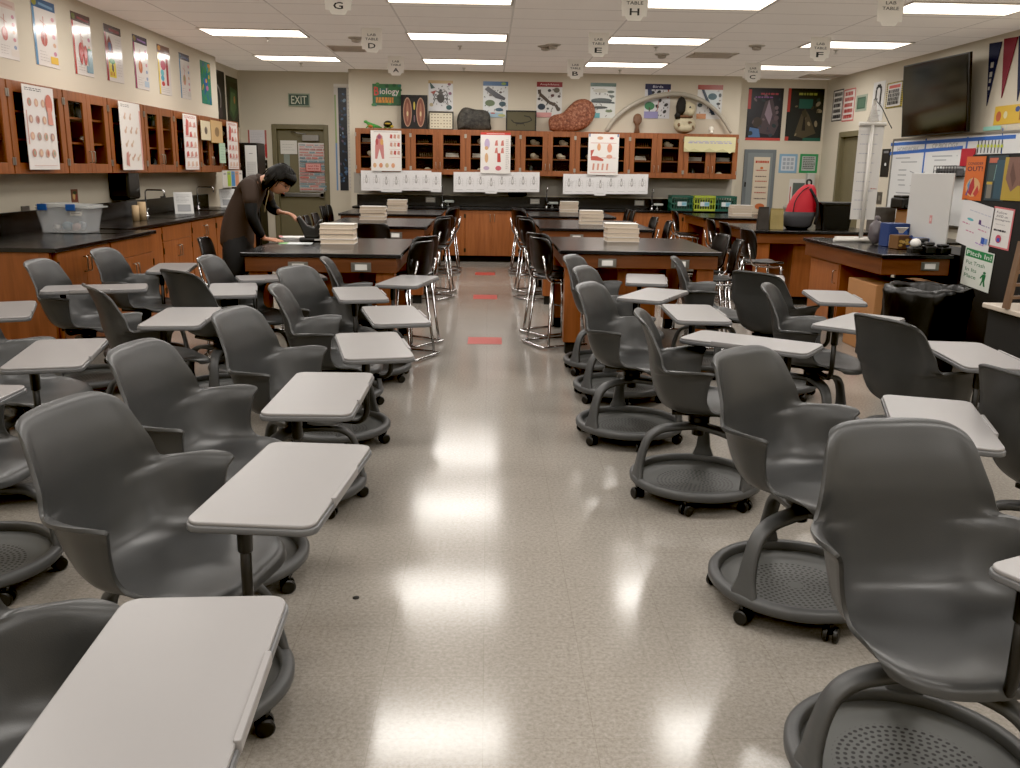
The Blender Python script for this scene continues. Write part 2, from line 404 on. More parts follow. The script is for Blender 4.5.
for ry, rn_ in rows:
    for cx, cn in cols:
        if proto is None: proto = make_light(); o = proto
        else: o = copy_tree(proto)
        at(o, (cx, ry, CEIL)); tag(o, 'long white ceiling light, %s column, %s' % (cn, rn_), 'light', 'ceiling lights')
        ld = bpy.data.lights.new('area_lamp', 'AREA'); ld.shape = 'RECTANGLE'; ld.size = 1.15; ld.size_y = .52; ld.energy = 18.5; ld.color = (1, .975, .945)
        lo = bpy.data.objects.new('area_lamp', ld); COL.objects.link(lo); lo.location = (cx, ry, CEIL-.016)
# hanging lab table signs
signs = [('A', 396, 75, 12.4), ('D', 372, 52, 9.9), ('G', 338.5, 16, 7.4), ('B', 575, 78, 12.4), ('E', 598, 56, 9.9), ('H', 634, 21, 7.4), ('C', 752, 82, 12.4), ('F', 819, 61, 9.9), ('', 890, 12, 7.6)]
YA, YD = onz(396, 56, CEIL).y, onz(372, 28, CEIL).y
ZB = (ony(396, 76, YA).z + ony(372, 52, YD).z)/2
for L_, px, pyb, Y in signs:
    Y = YA if Y > 12 else (YD if Y > 9 else 2*YD-YA)
    p = ony(px, pyb, Y); w = .235; h = CEIL-ZB
    r = thing('hanging_sign', 'white clipped-corner LAB TABLE %s sign hanging from the ceiling' % (L_ or 'card, its letter unseen, at right edge'), 'sign', (p.x, Y, ZB), 0, 'lab table signs')
    b = MB(); b.prism([(-w/2, .09), (-w/4, 0), (w/4, 0), (w/2, .09), (w/2, h), (-w/2, h)], -.003, .003, axis='y'); b.build('sign_card', mat('sign_card_white_glow', '#e6e1d8', .6, emit=.05), r)  # faint emission added to brighten the plain card; not an illuminated sign
    c = Canvas(w*.96, h*.72, '#e6e1d8', th=.0005); c.mb.mats[0] = mat('sign_card_white_glow')
    c.text('LAB', .5, .82, .14, '#222222', .42, .02); c.text('TABLE', .5, .58, .14, '#222222', .66, .02)
    if L_: c.text(L_, .5, .20, .30, '#0a0a0a', .38, .04)
    o = c.put('lettering', None, None, (0, -.006, .035+h*.36), parent=r)
for n_, px, py in (('grey', 345, 48), ('', 545, 45), ('', 470, 70)): pass
def ceil_at(px, py): p = onz(px, py, CEIL); return (p.x, p.y, CEIL)
GR = mat('vent_grey', '#cfc7bd', .6)
for i, (px, py, lab) in enumerate([(352, 48.5, 'grey slatted ceiling vent beside the LAB TABLE D sign'), (712, 55, 'grey slatted ceiling vent right of centre, before the LAB TABLE C sign'), (822, 76, 'dark slatted ceiling vent near the right rear corner')]):
    p = ceil_at(px, py); r = thing('ceiling_vent', lab, 'vent', p, 0, 'ceiling vents')
    MB().box(-.3, .3, -.28, -.25, -.012, .0).box(-.3, .3, .25, .28, -.012, 0).box(-.3, -.27, -.25, .25, -.012, 0).box(.27, .3, -.25, .25, -.012, 0).build('vent_frame', GR, r)
    b = MB()
    for q in range(14): b.box(-.27, .27, -.24+q*.035, -.228+q*.035, -.010, -.002)
    b.build('vent_slats', mat('vent_slat_grey', '#cfc6bc', .6), r)
for i, (px, py, lab) in enumerate([(356, 37.5, 'round ceiling speaker left of the LAB TABLE D sign'), (545.5, 46, 'round smoke detector on ceiling in front of the LAB TABLE B sign'), (553, 44.5, 'flat round ceiling disc beside the smoke detector'), (662, 54, 'round ceiling sensor behind the second light row'), (757, 45.5, 'round ceiling sensor left of the LAB TABLE F sign')]):
    p = ceil_at(px, py); r = thing('ceiling_detector', lab, 'detector', p)
    MB().lathe([(.10, 0), (.10, -.012), (.07, -.022)], n=24).build('mounting_plate', TROF, r)
    MB().lathe([(.06, -.02), (.055, -.05), (.03, -.06), (0, -.06)], n=24).build('detector_cap', mat('detector_grey', '#bdb5aa', .5), r)
for i, (px, py) in enumerate([(268, 37.5), (301, 63), (460, 46), (464, 68), (656, 47), (620, 70), (836, 50)]):
    p = ceil_at(px, py); r = thing('fire_sprinkler', 'small metal fire sprinkler under the ceiling tiles', 'sprinkler', p, 0, 'fire sprinklers')
    MB().lathe([(.035, 0), (.03, -.008), (.012, -.01), (.01, -.04)], n=14).build('sprinkler_stem', TROF, r)
    MB().lathe([(.0, -.045), (.026, -.047), (.026, -.05), (0, -.052)], n=14).build('deflector_plate', mat('detector_grey'), r)

# ------------------------------------------------------------------ rolling tablet chair
def catmull(P, sub):
    out = []
    n = len(P)
    for i in range(n-1):
        p0 = P[i-1] if i else P[0]*2-P[1]; p1, p2 = P[i], P[i+1]; p3 = P[i+2] if i+2 < n else P[-1]*2-P[-2]
        for k in range(sub):
            t = k/sub
            out.append(.5*((2*p1)+(p2-p0)*t+(2*p0-5*p1+4*p2-p3)*t*t+(3*p1-p0-3*p2+p3)*t**3))
    out.append(P[-1]); return out
SHELL = [
 [(.268,0,.418),(.268,.08,.418),(.258,.145,.421),(.225,.20,.427),(.18,.228,.434)],
 [(.245,0,.446),(.245,.08,.446),(.235,.15,.448),(.20,.212,.452),(.15,.242,.456)],
 [(.14,0,.453),(.14,.08,.452),(.135,.16,.456),(.12,.222,.463),(.10,.25,.470)],
 [(.02,0,.442),(.02,.08,.443),(.025,.16,.449),(.035,.22,.460),(.045,.254,.478)],
 [(-.09,0,.438),(-.09,.09,.440),(-.08,.17,.450),(-.045,.232,.475),(.018,.258,.508)],
 [(-.165,0,.455),(-.16,.09,.460),(-.135,.18,.480),(-.075,.243,.512),(.012,.265,.545)],
 [(-.20,0,.495),(-.192,.09,.503),(-.165,.185,.525),(-.085,.253,.562),(.015,.274,.590)],
 [(-.22,0,.55),(-.212,.09,.555),(-.185,.19,.575),(-.095,.260,.608),(.022,.284,.632)],
 [(-.232,0,.60),(-.224,.10,.605),(-.196,.195,.618),(-.105,.268,.640),(.030,.303,.658)],
 [(-.237,0,.63),(-.230,.10,.632),(-.205,.20,.632),(-.135,.262,.652),(-.045,.314,.661)],
 [(-.242,0,.66),(-.235,.10,.66),(-.212,.195,.650),(-.178,.236,.648),(-.140,.283,.652)],
 [(-.246,0,.69),(-.239,.10,.69),(-.218,.188,.675),(-.199,.226,.668),(-.180,.251,.660)],
 [(-.252,0,.72),(-.245,.10,.72),(-.226,.178,.717),(-.210,.213,.715),(-.195,.235,.712)],
 [(-.268,0,.775),(-.262,.09,.775),(-.245,.167,.773),(-.232,.198,.77),(-.222,.219,.767)],
 [(-.288,0,.825),(-.282,.09,.825),(-.269,.155,.823),(-.256,.186,.82),(-.247,.206,.815)],
 [(-.305,0,.860),(-.30,.08,.860),(-.29,.138,.857),(-.279,.172,.85),(-.270,.192,.84)],
 [(-.328,0,.872),(-.322,.07,.872),(-.312,.125,.869),(-.302,.155,.863),(-.292,.176,.853)]]
def shell_rows():
    R = []
    for r in SHELL:
        full = [Vector((x, -y, z)) for x, y, z in r[:0:-1]] + [Vector(p) for p in r]
        R.append(catmull(full, 4))
    cols_ = list(zip(*R)); cols_ = [catmull(list(c), 4) for c in cols_]
    return [list(r) for r in zip(*cols_)]
def make_base():
    r = bpy.data.objects.new('swivel_base', None)
    return r
def make_chair_parts(root):
    MB().grid(shell_rows()).build('seat_shell', SHELLM, root, solid=.011, bevel=.003)
    MB().lathe([(.03,.30),(.03,.36),(.05,.365),(.05,.395),(.07,.40),(.07,.42)], n=20).box(-.13,.12,-.10,.10,.415,.435).build('swivel_hub', BLACK, root, bevel=.004)
def make_base_part():
    ring = [(.270,.070),(.272,.108),(.278,.114),(.300,.112),(.311,.100),(.310,.080),(.298,.068),(.276,.064)]
    o = MB().lathe(ring, n=64, closed=True).build('base_ring', BASEM)
    return o
def make_legs(parent):
    path = [(.292,.098),(.284,.16),(.270,.232),(.243,.298),(.192,.333),(.11,.344),(.0,.346)]
    wid = [.115,.070,.056,.054,.060,.072,.08]
    out = []
    for a in (0, 2*PI/3, 4*PI/3):
        b = MB(); P = [Vector((p[0], 0, p[1])) for p in path]; P = catmull(P, 3); n = len(P); rows_ = []
        for i, p in enumerate(P):
            t = (P[min(n-1, i+1)]-P[max(0, i-1)]).normalized(); nn = Vector((t.z, 0, -t.x)); w = wid[min(6, i//3)]*(1-(i % 3)/3) + wid[min(6, i//3+1)]*(i % 3)/3; th = .012
            w /= 2
            rows_.append([p+nn*th+Vector((0,-w*.8,0)), p+nn*th*.4+Vector((0,-w,0)), p-nn*th+Vector((0,-w*.9,0)), p-nn*th+Vector((0,w*.9,0)), p+nn*th*.4+Vector((0,w,0)), p+nn*th+Vector((0,w*.8,0)), p+nn*th+Vector((0,-w*.8,0))])
        b.grid(rows_); b.xf(Matrix.Rotation(a, 4, 'Z')); out.append(b.build('base_leg', BASEM, parent))
    return out
def caster_mesh():
    b = MB()
    for s in (-1, 1):
        b2 = [(0, s*.008), (.025, s*.008), (.027, s*.012), (.027, s*.022), (.022, s*.026), (0, s*.026)]
        n = 20; rings = [[b.bm.verts.new((r*math.cos(2*PI*k/n), y, .027+r*math.sin(2*PI*k/n))) for k in range(n)] for r, y in b2 if r > 0]
        fs = []
        for i in range(len(rings)-1):
            for k in range(n): fs.append(b.bm.faces.new((rings[i][k], rings[i][(k+1) % n], rings[i+1][(k+1) % n], rings[i+1][k])))
        fs += [b.bm.faces.new(rings[0]), b.bm.faces.new(rings[-1])]
        b._fin(fs, None, False)
    b.tube([(0, 0, .027), (.0, 0, .045), (-.012, 0, .07)], .008, n=8)
    return b
CHAIRP = thing('rolling_chair', '', 'chair')
make_chair_parts(CHAIRP)
BASEP = make_base_part()      # an own part so that seat and base can swivel against each other
MB().lathe([(0,.056),(.22,.056),(.255,.062),(.276,.078),(.274,.084),(.250,.070),(.22,.064),(0,.063)], n=48).build('storage_tray', TRAYM, BASEP)
make_legs(BASEP)
cm = caster_mesh().build('caster', BLACK, BASEP)
at(cm, (.285, 0, 0), .4)
for q in range(1, 6):
    c2 = cm.copy(); COL.objects.link(c2); a = q*PI/3; at(c2, (.285*math.cos(a), .285*math.sin(a), 0), a+.4+q*.7)
TABP = MB().prism(rrect(.618, .298, .035), .708, .718, smooth=True).build('tablet_top', TABTOP, bevel=.003)
MB().prism(rrect(.627, .307, .038), .692, .709, smooth=True).build('tablet_rim', TABRIM, TABP, bevel=.004)
MB().prism(rrect(.24, .012, .005), .700, .7225, smooth=True).xf(Matrix.Translation((-.02, -.1505, 0))).build('pencil_ledge', TABTOP, TABP, bevel=.002)
KEEP = [CHAIRP]
used_chair = [False]
def chair(x, y, yaw, tab, label, base_rot=0, base_off=(0, 0), group='grey rolling chairs with writing tablets', flip=1, pole=None):
    a = math.radians(yaw)
    r = thing('rolling_chair', label, 'chair', (x, y, 0), a, group)
    inv = Matrix.Rotation(-a, 4, 'Z')
    for ch in CHAIRP.children:
        c = ch.copy(); COL.objects.link(c); c.parent = r
    bs = BASEP.copy(); COL.objects.link(bs); bs.parent = r; bs.rotation_euler = (0, 0, math.radians(base_rot)-a)
    o2 = inv @ Vector((base_off[0], base_off[1], 0)); bs.location = o2
    for ch in BASEP.children:
        c = ch.copy(); COL.objects.link(c); c.parent = bs
    if tab:
        tx, ty, tyaw = tab; ta = math.radians(tyaw)
        tb = TABP.copy(); COL.objects.link(tb); tb.parent = r; tl = inv @ Vector((tx-x, ty-y, 0)); tb.location = tl; tb.rotation_euler = (0, 0, ta-a)
        for ch in TABP.children:
            c = ch.copy(); COL.objects.link(c); c.parent = tb
        dl = Vector((math.cos(ta), math.sin(ta), 0)); dn = Vector((-dl.y, dl.x, 0))
        cen = Vector((tx, ty, 0)); hub = Vector((x, y, 0))
        if pole is not None: p = cen + dl*pole[0] + dn*pole[1]
        else:
            s = -1 if dl.y > 0 else 1
            p = cen + dl*.20*s; q = dn if (hub-cen).dot(dn) > 0 else -dn; p += q*.05
        p = inv @ (p-hub)
        b = MB(); b.tube(arc([(0.02*p.x, .02*p.y, .405), (p.x*.5, p.y*.5, .405), (p.x, p.y, .405), (p.x, p.y, .69)], .07, 7), .0135, n=12)
        b.lathe([(.014, .60), (.0185, .605), (.0185, .685), (.03, .69)], n=14, c=(p.x, p.y))
        b.build('tablet_arm', BLACK, r)
    return r
G1 = 'grey rolling chair, '
chair(-.80, 1.32, -13, (-.50, 1.235, 93), G1+'cut by the lower left corner of the photo', 20)
chair(-.85, 2.28, -13, (-.505, 2.20, 85), G1+'second from camera along left side of aisle', 35)
chair(-.97, 3.12, -9, (-.59, 3.13, 90), G1+'third from camera along left side of aisle', 35)
chair(-.86, 3.93, -13, (-.52, 4.02, 103), G1+'fourth from camera along left side of aisle', 10)
chair(-.85, 4.87, 5, (-.51, 4.90, 104), G1+'seen edge-on, fifth along the left side of aisle', 50)
chair(-.98, 5.67, -24, (-.82, 5.74, 104), G1+'sixth along left aisle, angled toward the camera', 0)
chair(-.86, 6.43, 6, (-.57, 6.45, 78), G1+'edge-on at the front of the left lab table', 30, group='grey rolling chairs with writing tablets')
chair(-1.69, 6.38, -4, (-1.50, 6.56, 22), G1+'facing right beside the person, before the left lab table', 30)
chair(-1.72, 5.75, 52, (-1.66, 5.86, 104), G1+'dark back turned to camera, behind the left middle rows', 35)
chair(-1.85, 4.93, 36, (-1.62, 4.75, 95), G1+'dark narrow back, turned away, in the middle of the left block', 60)
chair(-2.15, 4.08, 0, (-1.82, 3.77, 103), G1+'at the left edge, tablet in full view left of centre', 20)
chair(-1.88, 3.08, -5, (-1.80, 2.87, 90), G1+'at the left edge between the second and third rows', 20)
chair(-2.98, 4.95, 0, (-2.64, 4.90, 113), G1+'mostly outside the left edge, its tablet before the counter end', 20)
chair(-2.68, 6.0, 0, (-2.54, 5.85, 18), G1+'light back before the end of the left counter', 10)
chair(-2.62, 6.85, -4, (-2.47, 7.10, 100), G1+'light back tall before the left counter doors', 10)
G2 = 'grey rolling chair, '
chair(1.10, 1.94, -84, (1.384, 1.695, 25), G2+'big foreground one facing the camera at lower right', 70, base_off=(-.03, -.02), pole=(-.25, .09))
chair(1.12, 2.97, -50, (1.50, 2.83, 71), G2+'second from camera along right side of aisle', 95, base_off=(.0, -.03))
chair(1.0, 4.03, -10, (1.27, 4.21, -36), G2+'third from camera along right side, back seen edge-on', 70)
chair(.83, 4.97, -28, (1.2, 5.10, 88), G2+'fourth from camera along right side, fully seen base', 95)
chair(.90, 5.90, -25, (1.10, 5.87, 61), G2+'fifth along right side of aisle, behind the full base', 95)
chair(.90, 6.72, -25, (1.20, 6.74, 81), G2+'last along right aisle, right against the right lab table', 95)
chair(1.90, 5.05, -24, (2.06, 4.85, 47), G2+'edge-on back, middle of the right block before the cardboard box', 30)
chair(1.99, 6.05, 38, (2.30, 5.87, 81), G2+'dark back turned to camera, middle of the right block', 0)
chair(2.08, 4.12, 22, (2.22, 3.95, 83), G2+'dark back turned to camera, in front of the trash can', 30)
chair(2.06, 2.95, 16, (2.42, 3.0, 90), G2+'dark back cut by the right edge of the photo', 30)
chair(1.71, 6.74, -14, (2.12, 6.83, 72), G2+'narrow back at right end of the right front lab table', 30)
# the prototypes themselves leave the scene
def drop(o):
    for ch in list(o.children): drop(ch)
    bpy.data.objects.remove(o)
for p_ in (CHAIRP, BASEP, TABP): drop(p_)

# ------------------------------------------------------------------ lab tables
def outlet(parent, x, y, z, label=None):
    b = MB().box(x-.075, x+.075, y-.006, y, z-.035, z+.035, STEEL); b.build('outlet_plate', None, parent, bevel=.002)
    MB().box(x-.045, x+.045, y-.009, y-.004, z-.022, z+.022).build('outlet_socket', WHITE, parent, bevel=.002)
def lab_table(x0, x1, y0, y1, label, outs=(), aisle=1, z=.87, group='black-topped lab tables'):
    r = thing('lab_table', label, 'table', ((x0+x1)/2, (y0+y1)/2, 0), 0, group); w, d = (x1-x0)/2, (y1-y0)/2
    MB().box(-w, w, -d, d, z-.032, z).build('tabletop', BLACKTOP, r, bevel=.004)
    MB().box(-w+.03, w-.03, -d+.02, -d+.045, z-.142, z-.032).box(-w+.03, w-.03, d-.045, d-.02, z-.142, z-.032).box(-w+.03, -w+.055, -d+.045, d-.045, z-.142, z-.032).box(w-.055, w-.03, -d+.045, d-.045, z-.142, z-.032).build('apron', WOODH, r, bevel=.002)
    for s in (-1, 1):
        for q in (-1, 1):
            a, b_ = sorted((s*(w-.05), s*(w-.19))); c_, d_ = sorted((q*(d-.05), q*(d-.19)))
            o = MB().box(a, b_, c_, d_, .1, z-.142).build('pedestal', WOOD, r, bevel=.003)
            MB().box(a+.02, b_-.02, c_+.02, d_-.02, .0, .1).build('toe_kick', BLACKR, o)
    cab = MB().box(-w+.50, w-.50, -d+.16, d-.16, .1, z-.142).build('centre_cabinet', WOOD, r, bevel=.003)
    MB().box(-w+.52, w-.52, -d+.2, d-.2, 0, .1).build('toe_kick', BLACKR, cab)
    MB().box(-w+.19, w-.19, d-.12, d-.10, .25, z-.142).build('modesty_panel', WOOD, r)
    for ox in outs: outlet(r, ox-(x0+x1)/2, -d+.02, z-.10)
    return r
LT = {}
LT['L1'] = lab_table(-1.845, -.655, 6.75, 8.30, 'lab table nearest the camera left of the aisle, person leaning on it', (-1.42, -.95))
LT['L2'] = lab_table(-1.85, -.68, 10.1, 11.75, 'middle lab table of the three left of the aisle', (-1.03,))
LT['L3'] = lab_table(-2.10, -.665, 12.80, 14.35, 'rearmost lab table left of the aisle, before the back counter', (-1.1,))
LT['R1'] = lab_table(.59, 1.92, 7.32, 8.85, 'lab table nearest the camera right of the aisle, two outlets facing us', (.98, 1.58))
LT['R2'] = lab_table(.585, 1.88, 10.15, 11.95, 'middle lab table of the three right of the aisle', (1.0,))
LT['R3'] = lab_table(.59, 1.82, 12.85, 14.3, 'rearmost lab table right of the aisle, before the back counter', (1.1,))
LT['C1'] = lab_table(3.05, 4.55, 10.25, 11.75, 'lab table at far right carrying the red backpack and black bin', (3.78,))
LT['C2'] = lab_table(3.12, 4.7, 13.1, 14.5, 'rear lab table at far right near the grey electrical panel', ())
# desk on the right
r = thing('teacher_desk', 'black-topped wooden desk at right with a PVC stand and clutter on it', 'desk', (3.555, 8.3, 0))
MB().box(-.305, .305, -.95, .95, .838, .87).build('desktop', BLACKTOP, r, bevel=.004)
MB().box(-.285, .285, -.92, -.89, .70, .838).box(-.285, -.255, -.89, .92, .70, .838).box(.255, .285, -.89, .92, .70, .838).build('apron', WOODH, r, bevel=.002)
o = MB().box(-.24, .24, .05, .85, .1, .70).build('pedestal', WOOD, r, bevel=.003)
MB().box(-.246, -.24, .08, .82, .13, .68).build('door', WOODB, o, bevel=.002)
MB().tube(arc([(-.246, .14, .62), (-.275, .14, .62), (-.275, .14, .50), (-.246, .14, .50)], .012, 3), .005, n=6).build('handle', CHROME, o)
outlet(r, .12, -.92, .775)

# ------------------------------------------------------------------ stools
SEATB = mat('stool_black_plastic', '#141416', .28)
def make_stool():
    r = thing('lab_stool', '', 'stool')
    # seat and back: facing +x
    b = MB(); rows_ = []
    for x, z, w in ((.17,.585,.13),(.165,.60,.15),(.12,.605,.172),(.0,.597,.182),(-.1,.60,.18),(-.15,.606,.165),(-.165,.60,.15)):
        rows_.append([(x+.0*abs(t), w*t, z+.012*t*t) for t in (-1,-.75,-.4,0,.4,.75,1)])
    b.grid(rows_).build('seat', SEATB, r, solid=.014, bevel=.003)
    b = MB(); rows_ = []
    for x, z, w in ((-.185,.645,.13),(-.20,.69,.175),(-.21,.78,.195),(-.225,.87,.19),(-.24,.925,.17),(-.25,.945,.13)):
        rows_.append([(x+.045*t*t, w*t, z) for t in (-1,-.8,-.4,0,.4,.8,1)])
    b.grid(rows_).build('backrest', SEATB, r, solid=.014, bevel=.003)
    b = MB()
    for s in (-1, 1):
        y = s*.15
        b.tube(arc([(-.232, y*.95, .80), (-.20, y, .62), (-.15, y, .575), (.13, y, .565), (.16, y, .54)], .04), .010, n=8)
        b.tube(arc([(-.13, y, .575), (-.19, s*.19, .02), (.20, s*.19, .02)], .03), .011, n=8)
        b.tube([(.13, y, .565), (.17, s*.19, .035)], .011, n=8)
    b.tube(arc([(-.18, -.19, .02), (-.245, -.19, .02), (-.245, .19, .02), (-.18, .19, .02)], .06), .011, n=8)
    b.build('chrome_frame', CHROME, r)
    MB().tube([(.155, -.17, .24), (.155, .17, .24)], .010, n=8).build('footrest', CHROME, r)
    return r
SP = None
def stool(x, y, yaw, label):
    global SP
    if SP is None: SP = make_stool(); o = SP
    else: o = copy_tree(SP)
    at(o, (x, y, 0), math.radians(yaw)); tag(o, label, 'stool', 'black lab stools'); return o
S_ = 'black chrome-legged lab stool, '
for i, (y, w) in enumerate([(7.22, 'nearest of the left aisle row'), (7.80, 'second of the left aisle row'), (10.62, 'third of the left aisle row'), (11.22, 'fourth of the left aisle row'), (13.28, 'fifth of the left aisle row'), (13.82, 'farthest of the left aisle row')]):
    stool(-.69, y, 150+[4, -4, 3, -4, 5, 0][i], S_+w)
for i, (y, w) in enumerate([(7.80, 'nearest of the right aisle row'), (8.38, 'second of the right aisle row'), (10.7, 'third of the right aisle row'), (11.35, 'fourth of the right aisle row'), (13.25, 'fifth of the right aisle row'), (13.78, 'farthest of the right aisle row')]):
    stool(.615, y, 30+[-4, 5, -3, 4, 0, 4][i], S_+w)
for x, y, yaw, w in [(1.95, 7.75, 172, 'at right end of the right front lab table'), (1.99, 8.36, 186, 'behind the one at right end of the right front lab table'),
    (1.91, 10.6, 176, 'front one at right end of the right middle table'), (1.91, 11.5, 182, 'rear one at right end of the right middle table'), (1.92, 13.32, 178, 'front one at right end of the right rear table'), (1.92, 13.84, 178, 'rear one at right end of the right rear table'),
    (2.88, 9.35, 8, 'standing free before the far right lab table'), (2.98, 10.65, 4, 'front one at left end of the far right table'), (2.98, 11.28, 0, 'rear one at left end of the far right table'), (3.0, 13.6, 0, 'at left end of the rear right table'),
    (-2.02, 7.16, 4, 'at the near left corner of the left front table'), (-2.06, 8.42, 0, 'behind the leaning person'),
    (-1.22, 9.55, 96, 'between the left front and middle tables, facing away'), (-1.92, 10.7, 4, 'front one at left end of the left middle table'), (-1.92, 11.22, 0, 'rear one at left end of the left middle table'),
    (-2.2, 13.30, 0, 'front one at left end of the left rear table'), (-2.2, 13.78, 0, 'rear one at left end of the left rear table'), (4.45, 9.3, 200, 'behind the PVC stand near the right wall')]:
    stool(x, y, yaw, S_+w)

# ------------------------------------------------------------------ cabinets
HW = mat('nickel_hardware', '#a7a39a', .3, metal=1)
INT = mat('cabinet_interior_dark', '#35281e', .8)
def make_wall_cab(w=.93, h=.72, d=.34):
    r = thing('wall_cabinet', '', 'cabinet'); t = .02
    MB().box(0, t, 0, d, 0, h).box(w-t, w, 0, d, 0, h).box(t, w-t, 0, d, 0, t).box(t, w-t, 0, d, h-t, h).build('cabinet_box', WOOD, r)
    MB().box(t, w-t, d-.008, d-.001, t, h-t).build('back_panel', INT, r)
    for z in (.27, .49): MB().box(t, w-t, .03, d-.01, z-.009, z+.009).build('shelf', WOODB, r)
    for s in (0, 1):
        x0, x1 = (0.003, w/2-.002) if s == 0 else (w/2+.002, w-.003); f = .085
        dr = MB().box(x0, x0+f, -.02, 0, .003, h-.003).box(x1-f, x1, -.02, 0, .003, h-.003).box(x0+f, x1-f, -.02, 0, .003, .003+f).box(x0+f, x1-f, -.02, 0, h-.003-f, h-.003).build('door', WOOD, r, bevel=.002)
        MB().box(x0+f-.004, x1-f+.004, -.012, -.009, f, h-f).build('door_glass', GLASS, dr)
        xh = x1-.035 if s == 0 else x0+.035
        MB().tube(arc([(xh, -.02, .10), (xh, -.045, .10), (xh, -.045, .20), (xh, -.02, .20)], .012, 3), .005, n=6).build('handle', HW, dr)
        xe = x0+.004 if s == 0 else x1-.004; b = MB()
        for z in (.07, h-.13): b.box(xe-.012, xe+.012, -.026, -.019, z, z+.06)
        b.build('hinge', HW, dr)
    return r
WCAB = None
def wall_cab(loc, rz, label, group):
    global WCAB
    if WCAB is None: WCAB = make_wall_cab(); o = WCAB
    else: o = copy_tree(WCAB)
    at(o, loc, rz); o.scale = (1, 1, 1); return tag(o, label, 'cabinet', group)
def make_base_cab(w=.93, h=.83, d=.56, drawer=False):
    r = thing('base_cabinet', '', 'cabinet')
    MB().box(0, w, 0, d, .1, h).build('cabinet_box', WOOD, r)
    MB().box(0, w, .06, d, 0, .1).build('toe_kick', BLACKR, r)
    for s in (0, 1):
        x0, x1 = (0.003, w/2-.002) if s == 0 else (w/2+.002, w-.003)
        zt = h-.004-(.15 if drawer else 0)
        dr = MB().box(x0, x1, -.02, 0, .104, zt).build('door', WOODB, r, bevel=.002)
        xh = x1-.035 if s == 0 else x0+.035
        MB().tube(arc([(xh, -.02, zt-.17), (xh, -.05, zt-.17), (xh, -.05, zt-.06), (xh, -.02, zt-.06)], .012, 3), .005, n=6).build('handle', HW, dr)
        xe = x0+.004 if s == 0 else x1-.004; b = MB()
        for z in (.16, zt-.12): b.box(xe-.01, xe+.01, -.026, -.019, z, z+.06)
        b.build('hinge', mat('hinge_dark', '#4a423a', .4, metal=1), dr)
    if drawer: MB().box(.003, w-.003, -.02, 0, h-.15, h-.004).build('drawer', WOODB, r, bevel=.002)
    return r
BCAB = {}
def base_cab(loc, rz, label, group, drawer=False):
    if drawer not in BCAB: BCAB[drawer] = make_base_cab(drawer=drawer); o = BCAB[drawer]
    else: o = copy_tree(BCAB[drawer])
    at(o, loc, rz); o.scale = (1, 1, 1); return tag(o, label, 'cabinet', group)
ORD = ['first', 'second', 'third', 'fourth', 'fifth', 'sixth', 'seventh', 'eighth', 'ninth', 'tenth']
CW = .93
BX0 = -2.18
for i in range(7):
    wall_cab((BX0+i*.9, CABW-.345, 1.405), 0, 'glass-door wooden wall cabinet on the back wall, %s from left' % ORD[i], 'back wall cabinets').scale = (.9/.93, 1, 1)
    base_cab((BX0+i*.9, CABW-.565, 0), 0, 'two-door wooden base cabinet under the back counter, %s from left' % ORD[i], 'back base cabinets').scale = (.9/.93, 1, 1.02)
o = MB().box(-2.22, 4.13, CABW-.61, CABW-.001, .848, .885).box(-2.22, 4.13, CABW-.03, CABW-.001, .885, 1.06).build('back_counter', BLACKTOP, bevel=.003); tag(o, 'long black counter with tall backsplash along the back wall', 'counter')
for i in range(7):
    wall_cab((-3.755, 7.36+i*.945, 1.405), PI/2, 'glass-door wooden wall cabinet on the left wall, %s from the camera' % ORD[i], 'left wall cabinets')
r = wall_cab((-3.755, 6.415, 1.405), PI/2, 'wooden wall cabinet cut by the left edge of the photo', 'left wall cabinets')
for i, (y, dw) in enumerate([(6.62, False), (7.58, True)]):
    base_cab((-3.15, y, 0), PI/2, 'wooden base cabinet of the near left counter, %s' % ['at its camera end', 'below the sink'][i], 'left base cabinets', dw).scale = (1, 1, 1.04)
MB_ = MB().box(-3.70, -3.16, 6.56, 6.60, 0, .867).box(-4.09, -3.70, 6.56, 6.60, 0, .867); tag(MB_.build('end_panel', WOOD), 'plain wooden end panel closing the near left counter', 'panel')
for i in range(5):
    base_cab((-3.42, 8.60+i*.95, 0), PI/2, 'wooden base cabinet of the far left counter, %s from the camera' % ORD[i], 'left base cabinets', i == 1).scale = (1, 1, 1.04)
o = MB().box(-4.095, -3.10, 6.54, 8.55, .868, .90).box(-4.095, -4.07, 6.54, 8.55, .90, 1.08).build('near_counter', BLACKTOP, bevel=.003); tag(o, 'deeper near section of the black left counter carrying the clear tub', 'counter')
o = MB().box(-4.095, -3.37, 8.56, 13.4, .878, .91).box(-4.095, -4.07, 8.56, 13.4, .91, 1.09).build('far_counter', BLACKTOP, bevel=.003); tag(o, 'far section of the black left counter with faucets', 'counter')
o = MB().box(-3.85, -3.25, 8.02, 8.48, .9005, .904).build('sink_basin', mat('sink_dark', '#08080a', .25)); tag(o, 'dark sink let into the near left counter behind the tub', 'sink')
for i, (y) in enumerate([onx(146.5, 212, -3.95).y, onx(198, 207, -3.95).y]):
    o = MB().box(-3.95, -3.5, y-.3, y+.3, .9105, .914).build('sink_basin', mat('sink_dark', '#08080a', .25)); tag(o, 'dark sink in the far left counter, %s faucet' % ['under the nearer', 'under the farther'][i], 'sink', 'sinks of far left counter')

